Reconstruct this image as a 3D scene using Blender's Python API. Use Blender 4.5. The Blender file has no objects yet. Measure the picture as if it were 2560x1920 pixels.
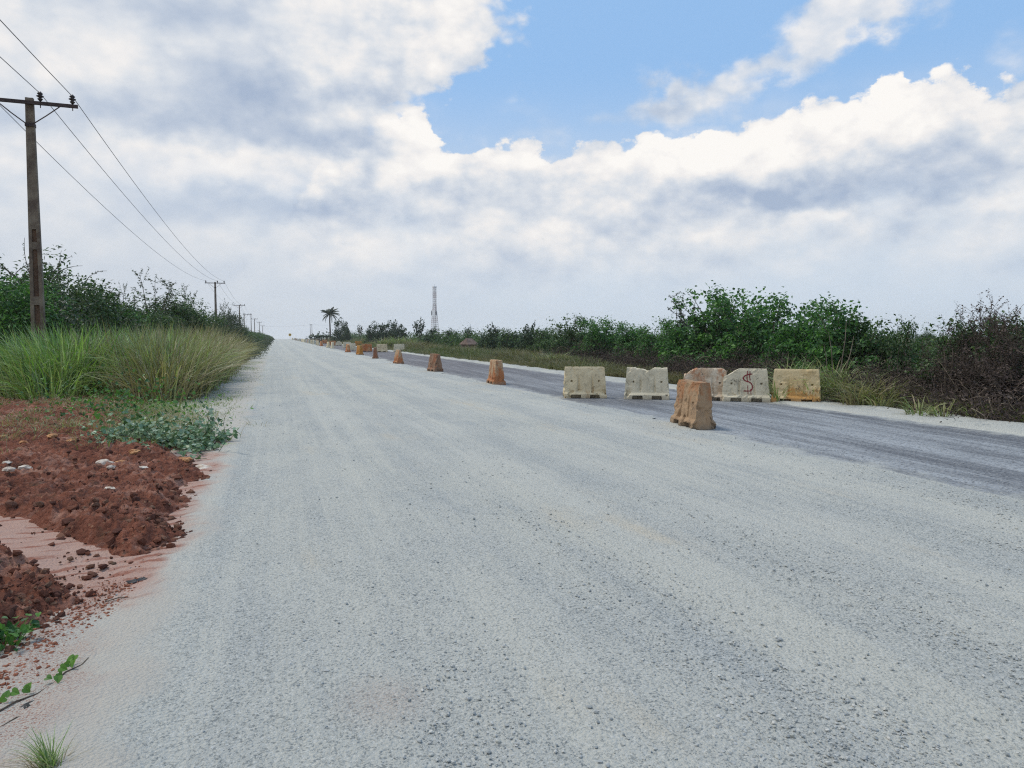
import bpy, bmesh, math, random
import numpy as np
from mathutils import Vector, Matrix

S = bpy.context.scene
COL = S.collection
R_ = math.radians

# ---------------------------------------------------------------- camera
FPX, CX, CY, HC = 1900.0, 1280.0, 960.0, 1.6
PITCH = math.atan(120.0 / FPX)
YAW = math.atan(590.0 * math.cos(PITCH) / FPX)
cam = bpy.data.cameras.new('camera')
cam.sensor_width = 36.0
cam.lens = 36.0 * FPX / 2560.0
cam.clip_start = 0.05
cam.clip_end = 20000.0
camo = bpy.data.objects.new('camera', cam)
COL.objects.link(camo)
camo.location = (0, 0, HC)
camo.rotation_euler = (math.pi / 2 - PITCH, 0, -YAW)
S.camera = camo

def ray(px, py):
    sy, cy, sp, cp = math.sin(YAW), math.cos(YAW), math.sin(PITCH), math.cos(PITCH)
    a, b = px - CX, CY - py
    return (cy * a + sy * sp * b + sy * cp * FPX, -sy * a + cy * sp * b + cy * cp * FPX, cp * b - sp * FPX)

def at(px, py, z=0.0):
    """ground point seen at a pixel of the 2560 px photograph"""
    d = ray(px, py)
    t = (z - HC) / d[2]
    return (d[0] * t, d[1] * t)

def xat(px, Y):
    """world X at distance Y along the road for a pixel column (at horizon level)"""
    d = ray(px, 840.0)
    return d[0] / d[1] * Y

def azel(px, py):
    d = ray(px, py)
    return math.atan2(d[0], d[1]), math.asin(d[2] / math.sqrt(d[0] ** 2 + d[1] ** 2 + d[2] ** 2))

def zg(x, y):
    """terrain height: level road that dips away beyond a crest"""
    t = max(0.0, y - 390.0)
    return -14.0 * (1.0 - math.exp(-(t / 330.0) ** 2))

# ---------------------------------------------------------------- render settings
vs = S.view_settings
S.display_settings.display_device = 'sRGB'
vs.view_transform = 'Standard'
vs.look = 'None'
vs.exposure = 0.0
vs.gamma = 1.0
vs.use_curve_mapping = False
S.render.engine = 'CYCLES'
S.cycles.use_denoising = False
S.cycles.pixel_filter_type = 'BLACKMAN_HARRIS'
S.cycles.filter_width = 1.2
S.cycles.sample_clamp_indirect = 4.0
S.cycles.max_bounces = 8
S.cycles.diffuse_bounces = 3
S.cycles.glossy_bounces = 2
S.cycles.transmission_bounces = 4
S.cycles.transparent_max_bounces = 6
S.cycles.volume_bounces = 3

# ---------------------------------------------------------------- node helper
class NT:
    def __init__(s, nt):
        s.nt = nt
        s.k = 0
    def new(s, typ, **kw):
        n = s.nt.nodes.new(typ)
        for a, b in kw.items():
            setattr(n, a, b)
        n.location = ((s.k % 40) * 180, -(s.k // 40) * 250)
        s.k += 1
        return n
    def put(s, sock, v):
        if isinstance(v, bpy.types.NodeSocket):
            s.nt.links.new(v, sock)
        elif isinstance(v, (tuple, list)) and len(v) == 3 and sock.type == 'RGBA':
            sock.default_value = (*v, 1.0)
        else:
            sock.default_value = v
    def m(s, op, a, b=None, c=None, clamp=False):
        n = s.new('ShaderNodeMath', operation=op, use_clamp=clamp)
        for i, v in enumerate((a, b, c)):
            if v is not None:
                s.put(n.inputs[i], v)
        return n.outputs[0]
    def v(s, op, a, b=None, c=None):
        n = s.new('ShaderNodeVectorMath', operation=op)
        for i, x in enumerate((a, b, c)):
            if x is not None:
                s.put(n.inputs[i], x)
        return n.outputs['Value'] if op in ('DOT_PRODUCT', 'LENGTH', 'DISTANCE') else n.outputs[0]
    def step(s, v, lo, hi, a=0.0, b=1.0):
        n = s.new('ShaderNodeMapRange', interpolation_type='SMOOTHSTEP')
        s.put(n.inputs[0], v)
        for i, x in enumerate((lo, hi, a, b)):
            s.put(n.inputs[i + 1], x)
        return n.outputs[0]
    def lin(s, v, lo, hi, a=0.0, b=1.0):
        n = s.new('ShaderNodeMapRange', interpolation_type='LINEAR', clamp=True)
        s.put(n.inputs[0], v)
        for i, x in enumerate((lo, hi, a, b)):
            s.put(n.inputs[i + 1], x)
        return n.outputs[0]
    def mix(s, f, a, b, blend='MIX'):
        n = s.new('ShaderNodeMix', data_type='RGBA', blend_type=blend, clamp_factor=True)
        s.put(n.inputs[0], f)
        s.put(n.inputs[6], a)
        s.put(n.inputs[7], b)
        return n.outputs[2]
    def noise(s, vec, scale, detail=4, rough=0.55, dist=0.0, out=0, lac=2.0, norm=True):
        n = s.new('ShaderNodeTexNoise', noise_dimensions='3D', normalize=norm)
        if vec is not None:
            s.put(n.inputs['Vector'], vec)
        n.inputs['Scale'].default_value = scale
        n.inputs['Detail'].default_value = detail
        n.inputs['Roughness'].default_value = rough
        n.inputs['Lacunarity'].default_value = lac
        n.inputs['Distortion'].default_value = dist
        return n.outputs[out]
    def voro(s, vec, scale, feature='F1', out=0, rnd=1.0, smooth=None):
        n = s.new('ShaderNodeTexVoronoi', feature=feature)
        s.put(n.inputs['Vector'], vec)
        n.inputs['Scale'].default_value = scale
        n.inputs['Randomness'].default_value = rnd
        if smooth is not None and 'Smoothness' in n.inputs:
            n.inputs['Smoothness'].default_value = smooth
        return n.outputs[out]
    def ramp(s, v, stops, interp='LINEAR'):
        n = s.new('ShaderNodeValToRGB')
        cr = n.color_ramp
        cr.interpolation = interp
        while len(cr.elements) < len(stops):
            cr.elements.new(0.5)
        for e, (p, c) in zip(cr.elements, stops):
            e.position = p
            e.color = (*c, 1.0)
        s.put(n.inputs[0], v)
        return n.outputs[0]
    def curve(s, v, pts):
        n = s.new('ShaderNodeFloatCurve')
        c = n.mapping.curves[0]
        while len(c.points) < len(pts):
            c.points.new(0.5, 0.5)
        for p, (x, y) in zip(c.points, pts):
            p.location = (x, y)
            p.handle_type = 'AUTO_CLAMPED'
        n.mapping.update()
        s.put(n.inputs[1], v)
        return n.outputs[0]

def srgb(r, g, b):
    f = lambda c: (c / 12.92 if c <= 0.04045 else ((c + 0.055) / 1.055) ** 2.4)
    return (f(r / 255), f(g / 255), f(b / 255))

# ---------------------------------------------------------------- sun
SUN_EL, SUN_AZ = R_(62), R_(-48)      # azimuth from +Y towards +X; thin cloud veils the sun
sun = bpy.data.lights.new('sun', 'SUN')
sun.energy = 2.0
sun.angle = R_(12)
sun.color = (1.0, 0.95, 0.87)
suno = bpy.data.objects.new('sun', sun)
COL.objects.link(suno)
sd = Vector((math.sin(SUN_AZ) * math.cos(SUN_EL), math.cos(SUN_AZ) * math.cos(SUN_EL), math.sin(SUN_EL)))
suno.rotation_euler = sd.to_track_quat('Z', 'Y').to_euler()
suno.location = (0, 0, 60)

# ---------------------------------------------------------------- sky with clouds (by direction)
def build_world():
    W = bpy.data.worlds.new('World')
    S.world = W
    W.use_nodes = True
    W.node_tree.nodes.clear()
    N = NT(W.node_tree)
    out = N.new('ShaderNodeOutputWorld')
    bg = N.new('ShaderNodeBackground')
    W.node_tree.links.new(bg.outputs[0], out.inputs[0])
    bg.inputs[1].default_value = 0.1
    sky = N.new('ShaderNodeTexSky', sky_type='NISHITA')
    sky.sun_disc = False
    sky.sun_elevation = SUN_EL
    sky.sun_rotation = SUN_AZ
    sky.altitude = 100
    sky.air_density = 1.0
    sky.dust_density = 2.0
    sky.ozone_density = 1.0
    d = N.new('ShaderNodeTexCoord').outputs['Generated']
    sep = N.new('ShaderNodeSeparateXYZ')
    N.put(sep.inputs[0], d)
    x, y, z = sep.outputs
    az = N.m('ARCTAN2', x, y)
    el = N.m('ARCSINE', z)
    # stretched direction for noise: clouds flatten towards the horizon
    sc = N.v('MULTIPLY', d, (1.0, 1.0, 1.5))
    wob = N.noise(sc, 7.0, 3, 0.6, out=1)
    wobf = N.noise(sc, 20.0, 5, 0.68, out=1)
    wv = N.v('SUBTRACT', wob, (0.5, 0.5, 0.5))
    wv2 = N.v('SUBTRACT', wobf, (0.5, 0.5, 0.5))
    comb = N.new('ShaderNodeCombineXYZ')
    N.put(comb.inputs[0], az)
    N.put(comb.inputs[1], el)
    ae = comb.outputs[0]
    aew = N.v('ADD', N.v('MULTIPLY_ADD', wv, (0.16, 0.10, 0.0), ae), N.v('MULTIPLY', wv2, (0.05, 0.035, 0.0)))
    sw = N.new('ShaderNodeSeparateXYZ')
    N.put(sw.inputs[0], N.v('MULTIPLY_ADD', wv, (0.06, 0.075, 0.0), N.v('MULTIPLY_ADD', wv2, (0.055, 0.05, 0.0), ae)))
    azw, elw = sw.outputs[0], sw.outputs[1]
    puff = N.voro(N.v('ADD', sc, N.v('MULTIPLY', wv2, (0.03, 0.03, 0.03))), 26.0, feature='SMOOTH_F1', smooth=0.35)
    puff2 = N.voro(sc, 60.0, feature='SMOOTH_F1', smooth=0.3)
    bil = N.m('ADD', N.m('MULTIPLY', puff, 0.65), N.m('MULTIPLY', puff2, 0.35))
    P = 2560.0 / 2212.0

    def blobs(vec, lst, start=0.0, gain=1.0):
        acc = start
        for (cx, cy, rx, ry, amp) in lst:
            a, e = azel(cx * P, cy * P)
            kx, ky = FPX / (rx * P), FPX / (ry * P)
            q = N.v('MULTIPLY_ADD', vec, (kx, ky, 0), (-a * kx, -e * ky, 0))
            g = N.m('POWER', 0.3679, N.v('DOT_PRODUCT', q, q))
            acc = N.m('MULTIPLY_ADD', g, amp * gain, acc)
        return acc

    A0, A1, E1 = R_(-22), R_(58), R_(34)
    def top_edge(pts):
        q = []
        for (px, py) in pts:
            a, e = azel(px * P, py * P)
            q.append(((a - A0) / (A1 - A0), max(0, e / E1)))
        q.sort()
        return N.m('MULTIPLY', N.curve(N.lin(azw, A0, A1), q), E1)
    # ---- tones of cloud
    n1 = N.noise(sc, 6.0, 5, 0.55)
    off = N.v('ADD', sc, (-0.012, 0.0, 0.03))
    n2 = N.noise(off, 11.0, 5, 0.55)
    n3 = N.noise(sc, 11.0, 5, 0.55)
    relief = N.m('SUBTRACT', n3, n2)
    lum = blobs(aew, [
        (110, 125, 190, 70, .30), (420, 40, 300, 60, -.14), (700, 40, 170, 70, .12), (960, 40, 150, 60, .22),
        (1080, 60, 90, 70, .18), (725, 140, 80, 45, .28), (500, 165, 300, 45, -.16), (330, 275, 420, 60, -.22),
        (640, 245, 220, 60, -.22), (380, 350, 220, 42, .36), (500, 405, 110, 40, .26), (670, 362, 60, 28, .22),
        (60, 425, 110, 50, .22), (760, 468, 300, 36, -.24), (560, 450, 240, 34, -.14), (820, 548, 260, 30, .24),
        (470, 500, 200, 26, .16), (900, 265, 130, 60, .30), (930, 350, 110, 40, .22), (1090, 330, 110, 50, .2),
        (1060, 385, 160, 30, -.06), (1270, 340, 190, 50, .18), (1480, 300, 160, 40, .20), (1600, 330, 170, 45, .30),
        (1930, 190, 150, 60, .28), (1760, 255, 170, 45, .26), (1690, 425, 210, 36, -.46), (1880, 375, 120, 45, -.2), (2050, 330, 150, 80, -.16),
        (1230, 520, 100, 24, .24), (1490, 532, 80, 24, .22), (1760, 465, 130, 18, .30), (2180, 428, 60, 22, .3),
        (1330, 430, 260, 60, .06), (2150, 250, 120, 60, .05), (1900, 50, 170, 50, .06), (1000, 490, 130, 40, .1),
        (150, 560, 300, 40, .06), (620, 620, 400, 30, -.06),
    ], 0.56, 1.12)
    lum = N.m('MULTIPLY_ADD', N.m('SUBTRACT', n1, 0.5), 0.26, lum)
    lum = N.m('MULTIPLY_ADD', relief, N.step(az, R_(-6), R_(12), 0.95, 1.7), lum)
    lum = N.m('MULTIPLY_ADD', N.m('SUBTRACT', lum, 0.60), N.step(el, 0.06, 0.22, 0.7, 0.95), N.step(el, 0.05, 0.22, 0.55, 0.60))
    lum = N.m('MULTIPLY_ADD', N.m('SUBTRACT', 0.42, bil), N.m('MULTIPLY', N.step(el, 0.08, 0.2, 0.12, 0.42), N.step(az, R_(-8), R_(10), 0.5, 1.0)), lum)
    lum = N.m('ADD', lum, N.step(az, R_(-6), R_(10), -0.06, 0.0))
    # bright rim just under the crisp cumulus tops
    topB = top_edge([(640, 420), (760, 300), (830, 240), (900, 222), (950, 268), (1005, 305), (1060, 282), (1140, 268), (1185, 330),
                     (1250, 305), (1330, 290), (1420, 285), (1500, 290), (1560, 268), (1640, 235), (1700, 212), (1760, 205), (1860, 192),
                     (1885, 152), (1940, 132), (1990, 165), (2050, 138), (2095, 155), (2125, 195), (2200, 170), (2300, 140)])
    depthB = N.m('ADD', N.m('SUBTRACT', topB, elw), N.m('MULTIPLY_ADD', bil, -0.036, 0.015))
    aB = N.m('MULTIPLY', N.step(depthB, -0.002, 0.007), N.step(azw, R_(-4), R_(3)))
    aB = N.m('MULTIPLY', aB, N.step(N.m('MULTIPLY_ADD', N.m('SUBTRACT', n1, 0.5), 0.25, depthB), 0.26, 0.10, 0.25, 1.0))
    rim = N.m('MULTIPLY', N.step(depthB, 0.0, 0.02), N.step(depthB, 0.075, 0.015))
    lum = N.m('MULTIPLY_ADD', rim, 0.14, lum)
    ccol = N.ramp(lum, [(0.0, srgb(168, 184, 208)), (0.28, srgb(193, 204, 220)), (0.55, srgb(220, 225, 232)),
                        (0.78, srgb(242, 240, 239)), (1.0, srgb(254, 251, 247))])
    # ---- left mass of stratocumulus
    # right boundary as azimuth over elevation
    q = []
    for (px, py) in [(1120, -40), (1130, 0), (1165, 80), (1110, 120), (1010, 175), (930, 205), (905, 225), (880, 300), (900, 420)]:
        a, e = azel(px * P, py * P)
        q.append((e / E1, (a - A0) / (A1 - A0)))
    q.sort()
    q = [(0.0, q[0][1])] + q + [(1.0, q[-1][1])]
    bound = N.m('MULTIPLY_ADD', N.curve(N.lin(elw, 0, E1), q), A1 - A0, A0)
    aA = N.step(N.m('ADD', N.m('SUBTRACT', bound, azw), N.m('MULTIPLY_ADD', bil, -0.10, 0.045)), -0.008, 0.04)
    # ---- wisps
    aC = blobs(aew, [(1440, 215, 95, 26, .75), (1560, 185, 90, 24, .7), (1660, 145, 75, 22, .75), (1500, 245, 150, 30, .6),
                     (1760, 75, 70, 40, .9), (1830, 30, 100, 40, .95), (1950, 10, 130, 30, .85), (1100, 170, 40, 20, .25), (1280, 250, 60, 30, .25),
                     (2200, 120, 80, 60, .4)], 0.0)
    aC = N.m('MULTIPLY', N.step(N.m('MULTIPLY_ADD', N.m('SUBTRACT', n3, 0.5), 1.3, aC), 0.2, 0.95), 0.9)
    # ---- scattered soft patches low in the sky
    lowp = N.m('MULTIPLY', N.step(N.m('MULTIPLY_ADD', relief, 0.6, n1), 0.44, 0.68), N.step(el, 0.31, 0.2))
    low = N.m('MULTIPLY', lowp, N.step(el, 0.02, 0.1))
    aA = N.m('MULTIPLY', aA, N.step(N.m('MULTIPLY_ADD', N.m('SUBTRACT', n1, 0.5), 0.2, el), 0.10, 0.24, 0.55, 1.0))
    a = N.m('MAXIMUM', aA, N.m('MAXIMUM', aB, N.m('MAXIMUM', aC, N.m('MULTIPLY', low, 0.7))))
    # the deck dissolves in the bright air near the horizon
    hz = N.step(el, 0.125, 0.015)
    a = N.m('MULTIPLY', a, N.m('SUBTRACT', 1.0, N.m('MULTIPLY', hz, 0.85)))
    # ---- clear air: blue above, pale air towards the horizon
    clear = N.mix(0.85, sky.outputs[0], tuple(10 * c for c in srgb(152, 196, 244)))
    air = N.mix(N.step(azw, R_(-12), R_(30)), tuple(10 * c for c in srgb(209, 217, 227)), tuple(10 * c for c in srgb(208, 221, 235)))
    clear = N.mix(N.step(el, 0.34, 0.10), clear, air)
    c10 = N.v('SCALE', ccol)
    c10.node.inputs['Scale'].default_value = 10.0
    fin = N.mix(a, clear, c10)
    fin = N.mix(N.step(el, 0.0, -0.02), fin, tuple(10 * c for c in srgb(150, 152, 150)))
    N.put(bg.inputs[0], fin)
build_world()

# ================================================================ mesh helpers
def rng_of(seed):
    return np.random.default_rng(seed)

def hash3(ix, iy, iz, seed):
    n = (ix.astype(np.int64) * 374761393 + iy.astype(np.int64) * 668265263 + iz.astype(np.int64) * 2147483647 + seed * 974711) & 0xFFFFFFFF
    n = ((n ^ (n >> 13)) * 1274126177) & 0xFFFFFFFF
    n = ((n ^ (n >> 16)) * 2246822519) & 0xFFFFFFFF
    return ((n ^ (n >> 15)) & 0xFFFFFF).astype(np.float64) / 0xFFFFFF

def vnoise(x, y, z=None, seed=0):
    """value noise 0..1"""
    x = np.asarray(x, float); y = np.asarray(y, float)
    z = np.zeros_like(x) if z is None else np.asarray(z, float)
    ix, iy, iz = np.floor(x), np.floor(y), np.floor(z)
    fx, fy, fz = x - ix, y - iy, z - iz
    fx, fy, fz = [f * f * (3 - 2 * f) for f in (fx, fy, fz)]
    r = 0
    for dx in (0, 1):
        for dy in (0, 1):
            for dz in (0, 1):
                w = (fx if dx else 1 - fx) * (fy if dy else 1 - fy) * (fz if dz else 1 - fz)
                r = r + w * hash3(ix + dx, iy + dy, iz + dz, seed)
    return r

def fbm(x, y, z=None, seed=0, oct=4, gain=0.5):
    a, s, t = 1.0, 0.0, 0.0
    x = np.asarray(x, float); y = np.asarray(y, float)
    for i in range(oct):
        s = s + a * vnoise(x, y, z, seed + i * 17)
        t += a
        a *= gain
        x, y = x * 2.03 + 7.1, y * 2.03 + 3.3
        z = None if z is None else np.asarray(z) * 2.03 + 1.7
    return s / t

def sstep(v, lo, hi):
    t = np.clip((v - lo) / (hi - lo), 0, 1)
    return t * t * (3 - 2 * t)

class MB:
    """collects vertices and faces; build() links them as ONE mesh object"""
    def __init__(s):
        s.V, s.F, s.A, s.n = [], [], [], 0
    def add(s, V, F, a=None):
        V = np.asarray(V, float).reshape(-1, 3)
        F = np.asarray(F, np.int64)
        s.V.append(V)
        s.F.append(F + s.n)
        s.A.append(np.zeros(len(V)) if a is None else (np.full(len(V), float(a)) if np.isscalar(a) else np.asarray(a, float)))
        s.n += len(V)
        return s
    def box(s, x0, x1, y0, y1, z0, z1, tx=1.0, ty=1.0):
        """box whose top is scaled by tx, ty about its centre"""
        cx, cy, hx, hy = (x0 + x1) / 2, (y0 + y1) / 2, (x1 - x0) / 2, (y1 - y0) / 2
        V = [(cx + sx * hx, cy + sy * hy, z0) for sx, sy in ((-1, -1), (1, -1), (1, 1), (-1, 1))]
        V += [(cx + sx * hx * tx, cy + sy * hy * ty, z1) for sx, sy in ((-1, -1), (1, -1), (1, 1), (-1, 1))]
        return s.add(V, [(3, 2, 1, 0), (4, 5, 6, 7), (0, 1, 5, 4), (1, 2, 6, 5), (2, 3, 7, 6), (3, 0, 4, 7)])
    def tube(s, path, rad, sides=6, cap=True, a=None):
        P = np.asarray(path, float)
        rad = np.full(len(P), rad) if np.isscalar(rad) else np.asarray(rad, float)
        T = np.gradient(P, axis=0)
        T /= np.linalg.norm(T, axis=1)[:, None] + 1e-12
        ref = np.array([0, 0, 1.0]) if abs(T[:, 2]).mean() < 0.8 else np.array([0.0, 1.0, 0])
        B = np.cross(T, ref); B /= np.linalg.norm(B, axis=1)[:, None] + 1e-12
        Nn = np.cross(B, T)
        ang = np.arange(sides) * 2 * math.pi / sides
        V = P[:, None, :] + rad[:, None, None] * (np.cos(ang)[None, :, None] * B[:, None, :] + np.sin(ang)[None, :, None] * Nn[:, None, :])
        i = np.arange(len(P) - 1)[:, None] * sides
        j = np.arange(sides)[None, :]
        k = (j + 1) % sides
        F = np.stack([i + j, i + k, i + sides + k, i + sides + j], -1).reshape(-1, 4)
        s.add(V.reshape(-1, 3), F, a)
        if cap and sides > 2:
            o = s.n - len(P) * sides
            s.F.append(np.array([[o + q for q in range(sides)][::-1]]))
            o2 = s.n - sides
            s.F.append(np.array([[o2 + q for q in range(sides)]]))
        return s
    def lathe(s, prof, c=(0, 0, 0), sides=14):
        prof = np.asarray(prof, float)
        ang = np.arange(sides) * 2 * math.pi / sides
        V = np.stack([c[0] + prof[:, 0:1] * np.cos(ang), c[1] + prof[:, 0:1] * np.sin(ang), c[2] + np.repeat(prof[:, 1:2], sides, 1)], -1)
        i = np.arange(len(prof) - 1)[:, None] * sides
        j = np.arange(sides)[None, :]
        k = (j + 1) % sides
        F = np.stack([i + j, i + k, i + sides + k, i + sides + j], -1).reshape(-1, 4)
        return s.add(V.reshape(-1, 3), F)
    def grid(s, X, Y, Z, a=None):
        n, m = X.shape
        V = np.stack([X, Y, Z], -1).reshape(-1, 3)
        i = np.arange(n - 1)[:, None] * m
        j = np.arange(m - 1)[None, :]
        F = np.stack([i + j, i + j + 1, i + m + j + 1, i + m + j], -1).reshape(-1, 4)
        return s.add(V, F, None if a is None else np.asarray(a).reshape(-1))
    def build(s, name, mat, parent=None, smooth=False, attr=None):
        me = bpy.data.meshes.new(name)
        V = np.concatenate(s.V)
        loops = np.concatenate([f.reshape(-1) for f in s.F])
        lens = np.concatenate([np.full(len(f), f.shape[1]) for f in s.F])
        me.vertices.add(len(V))
        me.vertices.foreach_set('co', V.astype(np.float32).reshape(-1))
        me.loops.add(len(loops))
        me.loops.foreach_set('vertex_index', loops.astype(np.int32))
        me.polygons.add(len(lens))
        st = np.concatenate([[0], np.cumsum(lens)[:-1]])
        me.polygons.foreach_set('loop_start', st.astype(np.int32))
        me.polygons.foreach_set('use_smooth', np.full(len(lens), smooth))
        if attr:
            at_ = me.attributes.new(attr, 'FLOAT', 'POINT')
            at_.data.foreach_set('value', np.concatenate(s.A).astype(np.float32))
        me.update(calc_edges=True)
        me.validate()
        me.materials.append(mat)
        o = bpy.data.objects.new(name, me)
        COL.objects.link(o)
        o.parent = parent
        return o

def tag(o, label=None, cat=None, group=None, kind=None):
    if label: o['label'] = label
    if cat: o['category'] = cat
    if group: o['group'] = group
    if kind: o['kind'] = kind
    return o

def thing(name, label, cat, loc=(0, 0, 0), rz=0.0, group=None):
    o = bpy.data.objects.new(name, None)
    o.empty_display_size = 0.3
    COL.objects.link(o)
    o.location = loc
    o.rotation_euler = (0, 0, rz)
    return tag(o, label, cat, group)

def copy_tree(o, parent=None, kids=None):
    c = o.copy()
    COL.objects.link(c)
    c.parent = parent
    for ch in [q for q in list(o.children)]:
        copy_tree(ch, c)
    return c

def dup(o, loc, rz, sc=1.0, label=None, group=None, mat=None):
    c = copy_tree(o)
    c.location = loc
    c.rotation_euler = (0, 0, rz)
    c.scale = (sc, sc, sc) if np.isscalar(sc) else sc
    if label: c['label'] = label
    if group: c['group'] = group
    return c

# ================================================================ materials
def material(name):
    m = bpy.data.materials.new(name)
    m.use_nodes = True
    N = NT(m.node_tree)
    b = m.node_tree.nodes['Principled BSDF']
    return m, N, b

def geo_pos(N):
    return N.new('ShaderNodeNewGeometry').outputs['Position']

def obj_co(N):
    return N.new('ShaderNodeTexCoord').outputs['Object']

def bump(N, b, h, strength=0.5, dist=0.02):
    n = N.new('ShaderNodeBump')
    n.inputs['Strength'].default_value = strength
    n.inputs['Distance'].default_value = dist
    N.put(n.inputs['Height'], h)
    N.put(b.inputs['Normal'], n.outputs[0])

def leaf_mat(name, cols, rough=0.5, trans=0.34, spec=0.3, attr=None, dry=None):
    """leaves: colour varies leaf by leaf; a little light comes through"""
    m, N, b = material(name)
    g = N.new('ShaderNodeNewGeometry')
    st = [(i / max(1, len(cols) - 1), c) for i, c in enumerate(cols)]
    c = N.ramp(g.outputs['Random Per Island'], st)
    if attr:
        a = N.new('ShaderNodeAttribute', attribute_name=attr).outputs['Fac']
        c2 = N.ramp(g.outputs['Random Per Island'], [(i / max(1, len(dry) - 1), q) for i, q in enumerate(dry)])
        c = N.mix(a, c, c2)
    N.put(b.inputs['Base Color'], c)
    b.inputs['Roughness'].default_value = rough
    b.inputs['Specular IOR Level'].default_value = spec
    t = N.new('ShaderNodeBsdfTranslucent')
    N.put(t.inputs[0], N.mix(1.0, c, (1.0, 1.15, 0.55), 'MULTIPLY'))
    mx = N.new('ShaderNodeMixShader')
    mx.inputs[0].default_value = trans
    N.nt.links.new(b.outputs[0], mx.inputs[1])
    N.nt.links.new(t.outputs[0], mx.inputs[2])
    N.nt.links.new(mx.outputs[0], m.node_tree.nodes['Material Output'].inputs['Surface'])
    return m

def plain_mat(name, col, rough=0.8, var=0.25, scale=6.0, metal=0.0, bmp=0.0, col2=None):
    m, N, b = material(name)
    co = obj_co(N)
    n = N.noise(co, scale, 5, 0.6)
    c2 = col2 if col2 else tuple(c * (1 - var) for c in col)
    c = N.mix(N.step(n, 0.35, 0.65), c2, tuple(min(1, q * (1 + var * 0.6)) for q in col))
    N.put(b.inputs['Base Color'], c)
    b.inputs['Roughness'].default_value = rough
    b.inputs['Metallic'].default_value = metal
    b.inputs['Specular IOR Level'].default_value = 0.3
    if bmp:
        bump(N, b, N.noise(co, scale * 6, 4, 0.6), bmp, 0.01)
    return m

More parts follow.
